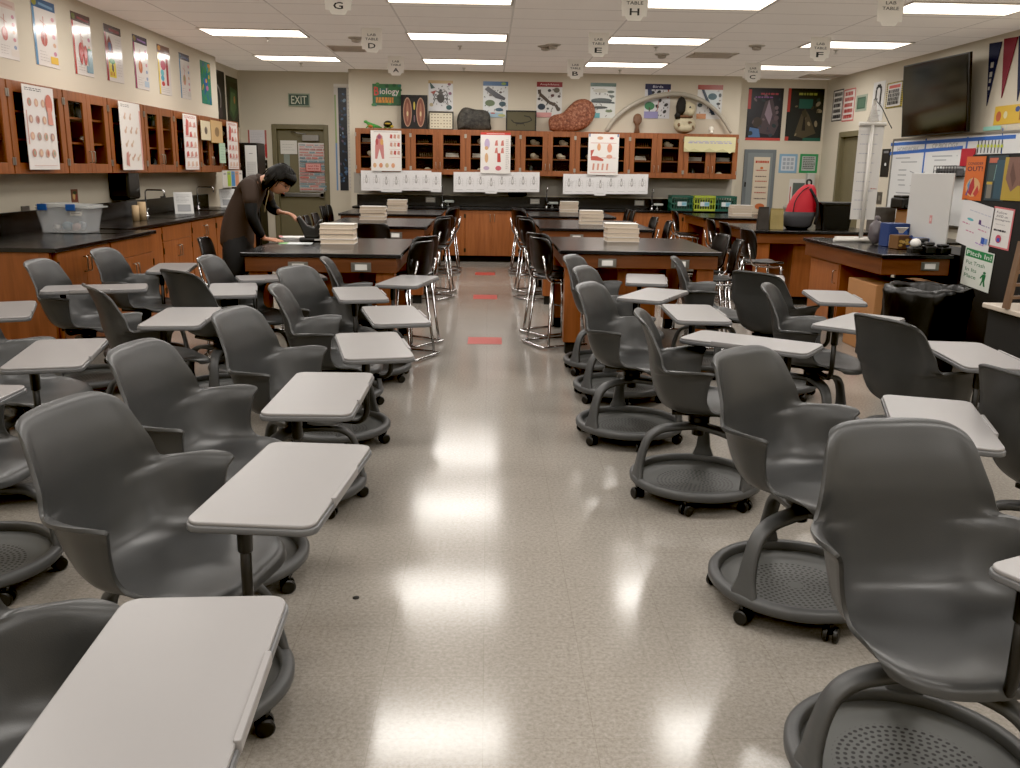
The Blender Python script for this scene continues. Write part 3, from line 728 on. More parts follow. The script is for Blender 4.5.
# specimens behind the glass
BONE = [mat('bone_pale', '#d6cbb0', .6), mat('bone_brown', '#7b654a', .6), mat('bone_white', '#dedacd', .5), mat('jar_dark', '#3b3f3c', .2)]
def specimen(kind, seed):
    b = MB(); rn = random.Random(seed)
    if kind == 0:   # skull: brain case, snout, jaw
        b.blob((0, 0, .05), (.055, .045, .045), sub=2, noise=.03, seed=seed).blob((.06, 0, .035), (.05, .03, .026), sub=2, noise=.05, seed=seed)
        b.tube([(-.02, -.03, .01), (.1, -.015, .008)], .007, n=6).tube([(-.02, .03, .01), (.1, .015, .008)], .007, n=6)
    elif kind == 1: # long bones in a heap
        for q in range(5):
            a = rn.uniform(-.5, .5); y = rn.uniform(-.03, .03); z = .012+.012*q
            b.tube([(-.10*math.cos(a), y-.05*math.sin(a), z), (.10*math.cos(a), y+.05*math.sin(a), z)], .008, n=6, taper=None)
            b.blob((-.10*math.cos(a), y-.05*math.sin(a), z), (.014, .014, .012), sub=1)
            b.blob((.10*math.cos(a), y+.05*math.sin(a), z), (.014, .014, .012), sub=1)
    elif kind == 2: # jar
        b.lathe([(.0, 0), (.035, 0), (.037, .01), (.037, .11), (.028, .125), (.03, .13), (.03, .15), (0, .15)], n=16)
    else:           # vertebrae row
        for q in range(6): b.blob((-.09+q*.036, 0, .025), (.014, .03, .024), sub=1, noise=.15, seed=seed+q).tube([(-.09+q*.036, 0, .03), (-.095+q*.036, 0, .07)], .005, n=5)
    return b
kinds = ['animal_skull', 'bone_heap', 'specimen_jar', 'vertebrae']
SPEC = {}
def put_spec(kind, loc, rz, side):
    mi = {0: 0, 1: 2, 2: 3, 3: 1}[kind]
    if kind not in SPEC: o = specimen(kind, 3+kind).build(kinds[kind], BONE[mi]); SPEC[kind] = o
    else: o = SPEC[kind].copy(); COL.objects.link(o)
    at(o, loc, rz); nm = ['small pale animal skull', 'small heap of pale bones', 'dark lidded specimen jar', 'row of small brown vertebrae'][kind]
    tag(o, '%s on a shelf behind glass of the %s wall cabinets' % (nm, side), 'specimen', '%s shelved in the %s cabinets' % (nm, side))
rs = random.Random(11)
for i in range(14):
    for zi, z in enumerate((1.427, 1.686, 1.906)):
        put_spec(rs.choice([0, 1, 1, 0, 3, 2]), (BX0+.225+i*.45+rs.uniform(-.04, .04), CABW-.19, z), rs.uniform(-.5, .5), 'back')
for i in range(14):
    for zi, z in enumerate((1.427, 1.686, 1.906)):
        if rs.random() < .75: put_spec(rs.choice([2, 1, 0, 2, 2]), (-3.93, 7.6+i*.472+rs.uniform(-.05, .05), z), PI/2+rs.uniform(-.5, .5), 'left')

# ------------------------------------------------------------------ books
PAGES = mat('book_pages', '#c8b9a6', .8, var=.12, vscale=90)
COVER = [mat('book_cover_cream', '#d2cac4', .45), mat('book_cover_white', '#d6d1cb', .45), mat('book_cover_tan', '#c2ad9a', .45)]
def make_book(ci):
    r = thing('textbook', '', 'book')
    MB().box(-.108, .103, -.132, .132, .004, .037).build('page_block', PAGES, r)
    MB().box(-.112, .108, -.137, .137, .0, .004).box(-.112, .108, -.137, .137, .037, .041).box(.104, .109, -.137, .137, .004, .037).build('hard_cover', COVER[ci], r, bevel=.001)
    return r
BK = [make_book(i) for i in range(3)]; used = [0, 0, 0]
def stack(px0, px1, py, z, n, where, rot=PI/2, dup2=False):
    p = onz((px0+px1)/2, py, z); w = (px1-px0)/895*p.y; sc = w/.28
    for k in range(n):
        ci = (k*2+n) % 3; o = BK[ci] if not used[ci] else copy_tree(BK[ci]); used[ci] = 1
        at(o, (p.x+rs.uniform(-.008, .008), p.y+rs.uniform(-.006, .006), z+k*.0412), rot+rs.uniform(-.03, .03)); o.scale = (1, min(1.25, max(.8, sc)), 1)
        lv = 'topmost' if k == n-1 else ('bottom' if k == 0 else ORD[k]+' from bottom')
        tag(o, 'cream-paged textbook, %s in the stack on the %s' % (lv, where), 'book', 'textbook stacks')
stack(322, 356, 243, .87, 4, 'left front lab table')
stack(361, 386, 219.5, .87, 4, 'left middle lab table')
stack(388, 407, 210.5, .87, 4, 'left rear lab table')
stack(604, 637, 241, .87, 4, 'right front lab table')
stack(579, 602, 224, .87, 4, 'right middle lab table')
stack(560, 578, 212, .87, 4, 'right rear lab table')
stack(730, 750, 216, .87, 4, 'rear table at far right')

# ------------------------------------------------------------------ sheets on the aisle floor
for i, (a, b_, y0, y1) in enumerate([(467.5, 501.5, 337.5, 344), (473, 497, 295, 299), (475, 495, 272.5, 275)]):
    p, q = onz(a, y1, 0), onz(b_, y0, 0); o = MB().box(-.0, q.x-p.x, 0, q.y-p.y, .0005, .0015).build('floor_tape', mat('red_tape', '#b8443c', .4))
    o.location = (p.x, p.y, 0); tag(o, 'red tape strip on the aisle floor, %s' % ['nearest the camera', 'middle of the three', 'nearest the back counter'][i], 'tape', 'red floor tapes')
o = MB().lathe([(0, 0), (.012, 0), (.012, .003), (0, .004)], n=12).build('floor_spot', BLACKR); at(o, tuple(onz(356, 598, 0.0005))); tag(o, 'tiny dark bit lying on the aisle floor at lower left', 'debris')

# ------------------------------------------------------------------ posters and sheets
rp = random.Random(5)
def poster(wall, box, name, label, cat, draw, paper='#d8d5cf', group=None, rough=.4, tilt=0, off=0):
    loc, w, h, rz = rect_on(wall, *box)
    n = Vector((math.sin(rz), -math.cos(rz), 0)); loc = loc + n*off
    big = w*h > .42
    if big or 'chart' in name: name = 'hanging_'+name.replace('anatomy_chart', 'chart')
    c = Canvas(w, h, paper, rough=rough, th=.0055 if big or 'chart' in name else .009); draw(c); return c.put(name, label, cat, loc, rz, group, tilt=tilt)
def anat(head, side, seed, chunky=()):
    def f(c):
        r = random.Random(seed)
        c.rect(0, .86, 1, 1, head[0]); c.ell(.12, .93, .1, .05, head[1]); c.line([(.3, .93), (.9, .91)], .05, head[2])
        c.rect(0, 0, .1, .86, side)
        for k in range(5):
            c.ell(.85, .74-.13*k, .07, .035, r.choice(['#c98f98', '#b77f93', '#c9a58c', '#8f9cb5']))
        c.ell(.42, .42, .14, .12, chunky[0]); c.ell(.40, .45, .07, .07, chunky[1]); c.line([(.42, .3), (.44, .75)], .03, '#b87f78')
        c.line([(.3, .68), (.55, .62)], .02, '#c79a90')
        c.scribble(.18, .06, .6, .24, 4, '#9a8f8c', .008, seed); c.rect(.62, .06, .95, .17, chunky[2])
    return f
AN = [((-6, 0, 16, 58), 'chart of red organs, partly cut by the left edge of the photo', anat(('#cdb8b0', '#c9a89e', '#b99'+'a9a'[0:3] if 0 else '#bfa39a'), '#d3c9c4', 1, ('#b8655c', '#c98a80', '#d3c9c0'))),
 ((33, 1, 56, 66), 'anatomy chart with blue header and side bar showing a kidney-red organ', anat(('#33587f', '#8b8a3a', '#6f96b5'), '#5b86a8', 2, ('#a85146', '#8a3e38', '#d6b04f'))),
 ((72.5, 15, 91, 75), 'anatomy chart with red side bar and large pink lungs', None),
 ((105, 27, 121.5, 81.5), 'anatomy chart with dark maroon header and yellow inset', None),
 ((133.7, 37, 147.6, 89), 'anatomy chart with magenta side bar and orange ovals', anat(('#3c3148', '#8a7a4a', '#8a6c9a'), '#8f2f58', 4, ('#b5663f', '#c9854f', '#aebcc9'))),
 ((158, 46.5, 170, 94.5), 'anatomy chart with yellow side bar and red muscle column', None),
 ((179.5, 54.5, 189.7, 98.5), 'anatomy chart with navy header and blue side bar', anat(('#2f3350', '#4c6a78', '#4f5f86'), '#4f7fa3', 6, ('#c79a86', '#7ea37a', '#c9c4bd'))),
 ((201, 62, 210.5, 104), 'colourful green and blue cell poster above the left cabinets', None)]
def lungs(c):
    anat(('#4a2a2e', '#5f6b3a', '#8a3f44'), '#a8403a', 3, ('#b0403c', '#c05550', '#7f9fae'))(c)
    c.ell(.36, .34, .10, .17, '#ad3c3a', .12); c.ell(.60, .34, .10, .17, '#ad3c3a', -.12); c.line([(.48, .58), (.48, .42)], .04, '#c98a80'); c.rect(.72, .08, .96, .46, '#8fa9b2'); c.ell(.84, .45, .12, .02, '#4f7a54')
def maroon(c):
    c.rect(0, .86, 1, 1, '#3a1f26'); c.line([(.3, .92), (.9, .92)], .07, '#7c3a40'); c.rect(0, 0, .12, .86, '#8f2f3a'); c.poly([(.12, .5), (.45, .52), (.42, .66), (.28, .82), (.14, .7)], '#7a3a33'); c.ell(.28, .62, .1, .08, '#3f4f7a')
    c.rect(.15, .07, .55, .36, '#d6c24c'); c.ell(.35, .36, .18, .05, '#4f8f4a'); c.ell(.36, .25, .05, .08, '#332b4a'); [c.line([(.22+.1*k, .1), (.24+.1*k, .17)], .04, '#a83a33') for k in range(3)]
    c.scribble(.62, .1, .95, .8, 14, '#b3a9a6', .01, 3)
def muscle(c):
    c.rect(0, .84, 1, 1, '#6a4436'); c.ell(.15, .93, .12, .05, '#c08a3a'); c.rect(0, 0, .1, .84, '#d6bb4a'); c.ell(.4, .6, .22, .1, '#b5566a'); c.rect(.62, .2, .8, .75, '#9a3f44'); c.ell(.3, .44, .14, .07, '#6fb0b8'); c.ell(.3, .33, .14, .06, '#5a9fb5'); c.ell(.33, .22, .13, .05, '#b54a48'); c.scribble(.15, .04, .85, .16, 3, '#a99f9a', .01, 9)
def cellp(c):
    r = random.Random(3)
    for k in range(26): c.ell(r.uniform(.1, .9), r.uniform(.06, .94), r.uniform(.06, .16), r.uniform(.02, .05), r.choice(['#2f7f7a', '#3f8f4a', '#2a5f93', '#7fa33f', '#c9a93f', '#3a9aa0']), r.uniform(0, 3))
    c.ell(.45, .52, .22, .10, '#2f5f9f'); c.ell(.48, .55, .09, .05, '#d0a03a'); c.ell(.55, .38, .12, .06, '#b06a9a'); c.ell(.82, .92, .15, .05, '#cf8a3a')
for i, (bx, lab, dr) in enumerate(AN):
    dr = dr or {2: lungs, 3: maroon, 5: muscle, 7: cellp}[i]
    poster('L', bx, 'anatomy_poster' if i < 7 else 'cell_poster', lab+('' if i in (0, 7) else ', above left cabinets'), 'poster', dr, '#d5cfca' if i != 7 else '#2f7f6a', 'science posters above the left cabinets', rough=.14)
def dark1(c): c.ell(.3, .45, .3, .28, '#8f8a86'); c.ell(.28, .45, .25, .24, '#17181a'); c.ell(.5, .2, .2, .1, '#3a2f33')
def dark2(c): c.rect(.06, .9, .94, .97, '#22301f'); c.poly([(.15, .25), (.5, .1), (.95, .3), (.9, .75), (.3, .8)], '#2a4a2c'); c.poly([(.25, .35), (.5, .2), (.8, .4), (.75, .68), (.35, .7)], '#48683f'); c.ell(.65, .55, .08, .08, '#a87a4a')
def lj(Y0, Y1, z0, z1, nm, lab, dr, p):
    c = Canvas(Y1-Y0, z1-z0, p, th=.005); dr(c); c.put(nm, lab, 'poster', (-4.2645, (Y0+Y1)/2, (z0+z1)/2), PI/2)
a_, b2_ = onx(217, 90, -4.262), onx(225, 90, -4.262); lj(a_.y-.15, b2_.y, 2.15, 2.95, 'dark_poster', 'black poster with a pale ring, just past the wall corner at left', dark1, '#131416')
a_, b2_ = onx(227, 95, -4.262), onx(238, 95, -4.262); lj(a_.y, min(16.05, b2_.y), 2.13, 2.92, 'dark_poster', 'black poster with a green glowing shape, nearest the rear left corner', dark2, '#11180f')

def hdr(c, t1, t2): c.text(t1, .36, .955, .022, '#444444', .55); c.text(t2, .36, .925, .022, '#555555', .5)
def chartA(c):   # sheets of organs
    r = random.Random(1); c.scribble(.06, .93, .62, .975, 2, '#4a4545', .012, 1, .1)
    for i in range(4):
        for j in range(4):
            u, v = .17+.22*j, .80-.2*i
            if j == 3 and i < 2: continue
            c.ell(u, v, .07, .05, r.choice(['#c79e8c', '#b97f70', '#c9a97f', '#b5908a', '#b96f6a'])); c.ell(u+.01, v, .03, .03, r.choice(['#a86a5c', '#d3b79a', '#8f9a86']))
    c.ell(.80, .80, .12, .12, '#c4705f'); c.poly([(.72, .55), (.9, .55), (.86, .76), (.74, .76)], '#cf8f80'); c.line([(.04, .3), (.04, .7)], .02, '#b5655c'); c.line([(.12, .05), (.9, .05)], .006, '#c79a90')
def chartB(c):
    c.scribble(.08, .92, .5, .97, 2, '#77706c', .012, 2, .1); c.rect(.93, .0, 1, .9, '#cf9a90'); r = random.Random(2)
    for i in range(4):
        for j in range(2+i % 2): c.line([(.2+.25*j, .75-.2*i), (.27+.25*j+.03*i, .84-.2*i)], .04, r.choice(['#c9a58f', '#b98f7c', '#c4b09a'])); c.ell(.22+.26*j, .77-.2*i, .05, .03, '#c6a893')
    c.poly([(.15, .08), (.3, .05), (.28, .28), (.18, .25)], '#b9837a')
def chartC(c):
    r = random.Random(3); c.scribble(.1, .93, .9, .98, 2, '#b5655c', .015, 3, .1); c.poly([(.12, .62), (.32, .62), (.38, .88), (.2, .93)], '#b95a54')
    for i in range(5):
        for j in range(3):
            if i < 2 and j == 0: continue
            c.poly([(.1+.3*j, .1+.18*(4-i)-.05), (.3+.3*j, .1+.18*(4-i)-.03), (.24+.3*j, .1+.18*(4-i)+.06), (.13+.3*j, .1+.18*(4-i)+.04)], r.choice(['#bf6f68', '#c48a80', '#b94f4c', '#cfae9a']))
        c.line([(.06, .19*i+.03), (.94, .19*i+.03)], .008, '#c4706a')
def chartD(c):   # two muscle figures at left, details at right
    c.line([(.1, .965), (.9, .965)], .012, '#6f6a68')
    for u in (.22,):
        c.poly([(u-.09, .3), (u-.02, .3), (u+.06, .55), (u+.14, .3), (u+.21, .3), (u+.2, .62), (u+.16, .86), (u+.06, .93), (u-.03, .86), (u-.08, .62)], '#bd7a78'); c.ell(u+.06, .84, .06, .05, '#8a4f66'); c.ell(u-.02, .72, .05, .08, '#a8484a'); c.ell(u+.14, .72, .05, .08, '#c99a5a')
    for i in range(3):
        for j in range(3): c.poly([(.62+.12*j, .82-.2*i), (.7+.12*j, .8-.2*i), (.71+.12*j, .9-.2*i), (.64+.12*j, .91-.2*i)], ['#b5504a', '#c08a7c', '#c7a08c'][(i+j) % 3])
        c.line([(.6, .74-.2*i), (.96, .74-.2*i)], .006, '#bf6a60')
    for j in range(4): c.ell(.12+.2*j, .14, .06, .06, ['#cda57c', '#c98a66', '#c4b08c', '#cf9a76'][j])
def chartE(c):
    c.rect(0, .94, 1, 1, '#c0392f'); c.line([(.2, .97), (.8, .97)], .015, '#e0c9c4')
    c.ell(.22, .72, .09, .13, '#b5a3c0'); c.ell(.2, .62, .06, .05, '#c9a070')
    for i in range(2):
        for j in range(2): c.poly([(.47+.2*j, .68-.18*i), (.58+.2*j, .68-.18*i), (.56+.2*j, .82-.18*i), (.5+.2*j, .8-.18*i)], '#c2766c')
    c.poly([(.56, .28), (.68, .28), (.66, .5), (.56, .5)], '#b03a34'); c.ell(.2, .38, .06, .12, '#c9a27a'); c.ell(.2, .13, .1, .05, '#b5a0b8'); c.ell(.6, .13, .1, .06, '#c4606a'); c.scribble(.84, .1, .96, .85, 16, '#8f8a88', .012, 5)
def chartF(c):
    for v in (.78, .42, .06): c.line([(.08, v), (.92, v)], .012, '#bf5a52')
    c.ell(.38, .9, .1, .04, '#c99a7c'); c.ell(.35, .68, .06, .09, '#cf9a72'); c.ell(.7, .66, .08, .11, '#cf8f76'); c.ell(.76, .9, .07, .03, '#b5504a')
    c.poly([(.12, .46), (.3, .46), (.52, .38), (.5, .34), (.1, .36), (.08, .6), (.2, .62)], '#b5564a'); c.ell(.7, .45, .1, .05, '#cf9a86')
    for j in range(4): c.line([(.18+.15*j, .12), (.2+.15*j, .28)], .06, '#c98f7c')
    c.rect(.02, .93, .06, 1, '#3a5f93'); c.rect(.94, .93, .98, 1, '#3a5f93')
poster(('x', -3.69), (25.5, 87, 55.5, 169.5), 'anatomy_chart', 'white chart of sixteen small organs taped on the nearest left cabinet doors', 'poster', chartA, '#dcd6d2', 'charts taped to cabinet doors')
poster(('x', -3.69), (120.5, 103, 141, 170), 'anatomy_chart', 'white bone chart with pink edge taped on the third left cabinet', 'poster', chartB, '#ddd7d1', 'charts taped to cabinet doors')
poster(('x', -3.69), (184, 115, 197.3, 169.5), 'anatomy_chart', 'white muscle chart with red rows on the left cabinets, middle one', 'poster', chartC, '#ded9d5', 'charts taped to cabinet doors')
poster(('x', -3.69), (227.5, 122.5, 237.5, 169), 'anatomy_chart', 'white chart with red figures on the last left cabinet door', 'poster', chartC, '#dbd5d0', 'charts taped to cabinet doors')
poster(('x', -3.69), (201, 121, 210, 140), 'hanging_sheet', 'small cream sheet with a dark figure on the left cabinets', 'paper', lambda c: c.ell(.5, .5, .16, .2, '#5f5349'), '#cfc3a6')
poster(('x', -3.69), (211, 121, 222, 143), 'hanging_sheet', 'small tan sheet with a brown drawing beside the cream sheet', 'paper', lambda c: c.ell(.5, .5, .2, .22, '#8a6f4f'), '#c9a878')
poster(('x', -3.69), (219.5, 143, 225, 163), 'hanging_sheet', 'narrow pale green sheet hanging below the tan sheet', 'paper', lambda c: c.scribble(.1, .1, .9, .9, 6, '#8fa894', .03, 1), '#b3cdb4')
Yb = CABW-.40
poster(('y', Yb), (371, 130.5, 401.5, 171), 'anatomy_chart', 'white chart of muscle figures taped on the back wall cabinets, leftmost', 'poster', chartD, '#dedad5', 'charts taped to cabinet doors')
poster(('y', Yb), (480.5, 132.5, 510.5, 173.5), 'anatomy_chart', 'white hand and organ chart with red header on the back cabinets, middle', 'poster', chartE, '#dedad5', 'charts taped to cabinet doors')
poster(('y', Yb), (588, 134, 618.5, 175), 'anatomy_chart', 'white foot and joint chart with blue corner tabs on the back cabinets', 'poster', chartF, '#dedad5', 'charts taped to cabinet doors')
# yellow cut paper banner
def banner(c):
    c.poly([(0, .3), (.1, .05), (.2, .22), (.35, 0), (.5, .25), (.62, .04), (.76, .22), (.9, -.1), (1, .2), (1, 1), (0, 1)], '#c9c39a')
    c.scribble(.08, .4, .95, .8, 1, '#9a95b5', .02, 3, 0); c.scribble(.1, .5, .9, .9, 1, '#a7a3bd', .015, 5, 0)
poster(('y', Yb), (684, 137, 735.5, 152), 'hanging_banner', 'ragged pale yellow paper banner across the rightmost back cabinet', 'banner', banner, '#b9b38a')
# insect drawings hanging under the back cabinets
def bug(seed):
    def f(c):
        r = random.Random(seed); k = '#a09e9c'
        c.ell(.5, .52, .12, .16, k); c.ell(.5, .54, .08, .1, '#cfcdcb'); c.ell(.5, .72, .08, .06, k)
        for s in (-1, 1):
            for v in (.62, .5, .38): c.line([(.5, v), (.5+s*.25, v+.06), (.5+s*.33, v-.1)], .016, '#aeacaa')
            c.line([(.5, .76), (.5+s*.15, .88)], .015, '#aeacaa')
        c.line([(.2, .12), (.8, .12)], .025, '#b0aeac')
    return f
for g, (x0, x1, y0, y1, nm) in enumerate([(361.5, 441, 170.5, 190.5, 'left'), (454, 539, 172, 192, 'middle'), (563.5, 647.5, 174, 194, 'right')]):
    w = (x1-x0)/8
    for k in range(8):
        dy = 1.6 if k in (2, 3, 7) and g == 0 or k == 3 else 0
        poster(('y', CABW-.375-(k % 2)*.004), (x0+k*w-.4, y0+dy+k*.02, x0+(k+1)*w+.4, y1+dy), 'hanging_insect_drawing', 'white insect line drawing, %s of eight in the %s row under the back cabinets' % (ORD[k], nm), 'drawing', bug(k+g*8), '#d9d8d8', 'insect drawings under the back cabinets')
# back wall posters
def bio(c):
    c.rect(.02, .0, .98, .45, '#2f5f3f'); r = random.Random(1)
    for k in range(24): c.ell(r.random(), r.random(), .07, .07, r.choice(['#3f7a44', '#27583a', '#4f8a4a', '#2f6f5f']))
    c.text('iology', .60, .62, .36, '#ddd6d0', .68, .03); c.text('B', .14, .66, .40, '#c94a42', .17, .05); c.scribble(.12, .12, .75, .38, 2, '#d08a3a', .09, 3, .1)
def beetle(c):
    c.rect(0, .9, 1, 1, '#b59a6a'); c.ell(.5, .42, .15, .16, '#34302c'); c.ell(.5, .6, .10, .06, '#4a443d'); c.ell(.5, .68, .06, .04, '#2b2724')
    for s in (-1, 1):
        for v in (.58, .46, .34): c.line([(.5, v), (.5+s*.22, v+.08), (.5+s*.3, v-.1)], .03, '#2f2b28')
    c.poly([(.05, .95), (.28, .75), (.1, .72)], '#2f4a44'); c.poly([(.08, .62), (.34, .68), (.2, .54)], '#9a4a40'); c.ell(.85, .88, .07, .04, '#7a3a40'); c.ell(.88, .58, .07, .05, '#7a4f66'); c.ell(.84, .12, .12, .08, '#1f4a4c'); c.ell(.12, .2, .08, .06, '#b5a888')
def fishp(c):
    c.rect(0, .88, 1, 1, '#2a5a8a'); c.ell(.82, .94, .1, .04, '#7a9a4a'); c.poly([(.06, .78), (.2, .86), (.5, .72), (.9, .55), (.86, .48), (.5, .54)], '#43434a'); c.ell(.7, .7, .06, .03, '#4a3a3c'); c.ell(.3, .62, .07, .03, '#6a6460')
    c.ell(.28, .4, .2, .09, '#5a6a4a'); c.ell(.78, .38, .14, .07, '#2f4a54'); c.ell(.65, .22, .16, .05, '#3a5566'); c.rect(0, .0, .8, .14, '#9ab5c4'); c.ell(.75, .06, .15, .04, '#b5b87a'); c.ell(.4, .12, .1, .02, '#a8503f')
def amph(c):
    c.rect(0, .86, 1, 1, '#8a2f36'); c.text('Amphibians', .5, .925, .07, '#d6c4c0', .75, .02); c.line([(.1, .78), (.12, .66), (.35, .52), (.5, .42), (.75, .36), (.85, .24)], .12, '#4a3f38'); c.ell(.86, .24, .08, .06, '#4a3f38')
    for u, v, a, k in ((.5, .76, .07, '#3a3a3c'), (.78, .77, .12, '#5f5a50'), (.62, .62, .07, '#5a3a3a'), (.88, .6, .06, '#4f4440'), (.2, .3, .15, '#22303f'), (.45, .25, .05, '#555'+'555'), (.1, .52, .06, '#3f3a3a')): c.ell(u, v, a, a*.6, k)
    c.rect(.0, 0, .6, .14, '#c48f8c')
def rept(c):
    c.rect(0, .9, 1, 1, '#1f4a3a'); c.ell(.4, .78, .3, .06, '#b5b5a8'); c.ell(.45, .5, .42, .07, '#3f4a48'); c.line([(.05, .46), (.95, .44)], .06, '#2f3a3c'); c.ell(.8, .75, .14, .04, '#4a5a4a'); c.ell(.85, .62, .1, .04, '#55605a'); c.ell(.4, .3, .3, .04, '#3a3f3c'); c.rect(0, 0, .4, .14, '#5a9aa0'); c.ell(.75, .2, .14, .04, '#6a7a5a')
def birds(c):
    c.rect(0, .84, 1, 1, '#24264a'); c.text('Birds', .5, .92, .07, '#c9c9d6', .4, .02); c.rect(0, 0, .55, .2, '#8a86b0'); c.ell(.2, .36, .2, .12, '#3f7a54'); c.line([(.2, .2), (.2, .32)], .04, '#4a3f30')
    for u, v in ((.3, .75), (.55, .77), (.85, .72), (.6, .52), (.85, .4), (.8, .2), (.5, .35)): c.ell(u, v, .08, .045, '#2b2b2e', rp.uniform(-1, 1))
    c.line([(.55, .5), (.5, .2)], .03, '#a8706a'); c.line([(.92, .84), (.9, .6)], .05, '#a85a48'); c.poly([(.1, .84), (.25, .84), (.3, .65), (.12, .62)], '#34405f')
def marine(c):
    c.rect(0, .86, 1, 1, '#9a3f34'); c.poly([(.2, .86), (.9, .8), (.8, .25), (.6, .15)], '#c4cdd0'); c.poly([(.15, .86), (.26, .86), (.75, .12), (.6, .12)], '#1f3347'); c.ell(.6, .66, .18, .1, '#22505c'); c.ell(.85, .45, .08, .04, '#2b2f33'); c.ell(.12, .4, .1, .06, '#2b3a3f'); c.rect(0, 0, .38, .15, '#c48a5f'); c.ell(.9, .7, .06, .06, '#33383c')
for nm, bx, lab, dr, pp in [('biology_poster', (372.5, 84, 401, 105.5), 'green poster with the word Biology above the back cabinets', bio, '#357044'),
    ('insect_poster', (428.5, 80.5, 453, 111), 'white poster of a big dark beetle with butterflies', beetle, '#cfcfd0'),
    ('fish_poster', (483, 81.5, 508, 117.5), 'fish poster with blue header on the back wall', fishp, '#cfd2d2'),
    ('amphibian_poster', (536.5, 82, 562, 117.5), 'Amphibians poster with dark red header', amph, '#cfcfcc'),
    ('reptile_poster', (590, 83, 615.5, 118), 'reptile poster with dark green header, partly behind the brown slab', rept, '#cdd0cc'),
    ('bird_poster', (644.5, 84, 670, 118.5), 'Birds poster with navy header behind the white arch', birds, '#cfd0d3'),
    ('marine_poster', (697, 85, 722, 119), 'poster with brick-red header and blue sea shape behind the arch', marine, '#cdcdcb')]:
    def dense(c, dr=dr, q=len(nm)*7):
        r = random.Random(q)
        for k in range(26):
            u, v = r.uniform(.06, .94), r.uniform(.05, .84); kk = r.choice(['#5a5650', '#3f4247', '#6a5f54', '#4a5550', '#77706a', '#544a4c'])
            c.ell(u, v, r.uniform(.02, .05), r.uniform(.008, .018), kk, r.uniform(0, 3)); c.line([(u-.05, v-.03), (u+.03, v-.032)], .006, '#a5a39f')
        dr(c)
    poster('C', bx, nm, lab, 'poster', dense, pp, 'animal posters above the back cabinets', rough=.3)
# things standing on the back cabinets
TZ = 2.126
def on_cab(px, Y=CABW-.12): return ony(px, 130, Y).x
def framed(px0, px1, py0, label, paper, draw, depth=.05, name='display_case', cat='display case', lean=-.06):
    Y = CABW-.14; a, b_ = ony(px0, 115, Y), ony(px1, 115, Y); w = b_.x-a.x; h = ony((px0+px1)/2, py0, Y).z-TZ
    r = thing(name, label, cat, ((a.x+b_.x)/2, Y, TZ+.001)); t = .018
    MB().box(-w/2, w/2, 0, .03, 0, t).box(-w/2, w/2, 0, .03, h-t, h).box(-w/2, -w/2+t, 0, .03, t, h-t).box(w/2-t, w/2, 0, .03, t, h-t).build('frame', BLACK, r)
    c = Canvas(w-2*t, h-2*t, paper, th=.01); draw(c); c.put('display_panel', None, None, (0, .012, h/2), parent=r); return r
def plan(c):
    for u in (.22, .76):
        c.ell(u, .5, .18, .46, '#a5806a', n=24); c.ell(u, .5, .14, .42, '#7a4a3c', n=24); c.ell(u, .5, .05, .3, '#9a6a54'); c.ell(u, .45, .035, .08, '#cbb98f')
    c.ell(.5, .7, .04, .13, '#b5a34a'); c.ell(.5, .3, .03, .12, '#6a4f5a')
framed(401, 427.5, 95, 'black framed display of two long brown flatworm shapes', '#101012', plan)
def coll(c):
    for i in range(5):
        for j in range(7):
            if j == 3 and i not in (1, 3): continue
            c.ell(.1+.133*j, .12+.19*i, .028, .03, '#5a4f44')
framed(428.5, 453.5, 111.5, 'shallow black framed insect collection with rows of pinned insects', '#cdc5ae', coll)
def foss(c): c.line([(.15, .55), (.25, .4), (.5, .38), (.75, .45), (.88, .55), (.8, .72), (.6, .78)], .035, '#1f1c15'); c.ell(.45, .36, .16, .05, '#1f1c15'); c.line([(.38, .4), (.33, .22)], .02, '#1f1c15'); c.line([(.58, .4), (.62, .22)], .02, '#1f1c15')
framed(506, 536.5, 110.5, 'dark framed fossil lizard picture on the back cabinets', '#4f4a33', foss)
def slabrock(label, px0, px1, py0, outline, m, th, name, cat, bump=.01, seed=0, lean=0):
    Y = CABW-.17; x0, x1 = ony(px0, 115, Y).x, ony(px1, 115, Y).x; h = ony((px0+px1)/2, py0, Y).z-TZ; w = x1-x0
    b = MB(); rn = random.Random(seed); pts = []
    P = [Vector((u, v, 0)) for u, v in outline]; P = catmull(P+[P[0]], 4)[:-1]
    cx = sum(p.x for p in P)/len(P); cy = sum(p.y for p in P)/len(P); n = len(P); rings = []
    for k, (sc, yy) in enumerate(((.0, -th*1.0), (.5, -th*.95), (.85, -th*.75), (1, -th*.2), (1, th*.4), (.9, th*.6), (0, th*.6))):
        rings.append([((cx+(p.x-cx)*sc-.5)*w, yy+(rn.uniform(-bump, bump) if 0 < sc < 1 else 0), (cy+(p.y-cy)*sc)*h) for p in P]+[((cx+(P[0].x-cx)*sc-.5)*w, yy, (cy+(P[0].y-cy)*sc)*h)])
    b.grid(rings); o = b.build(name, m); at(o, ((x0+x1)/2, Y+.03, TZ+.0015)); return tag(o, label, cat)
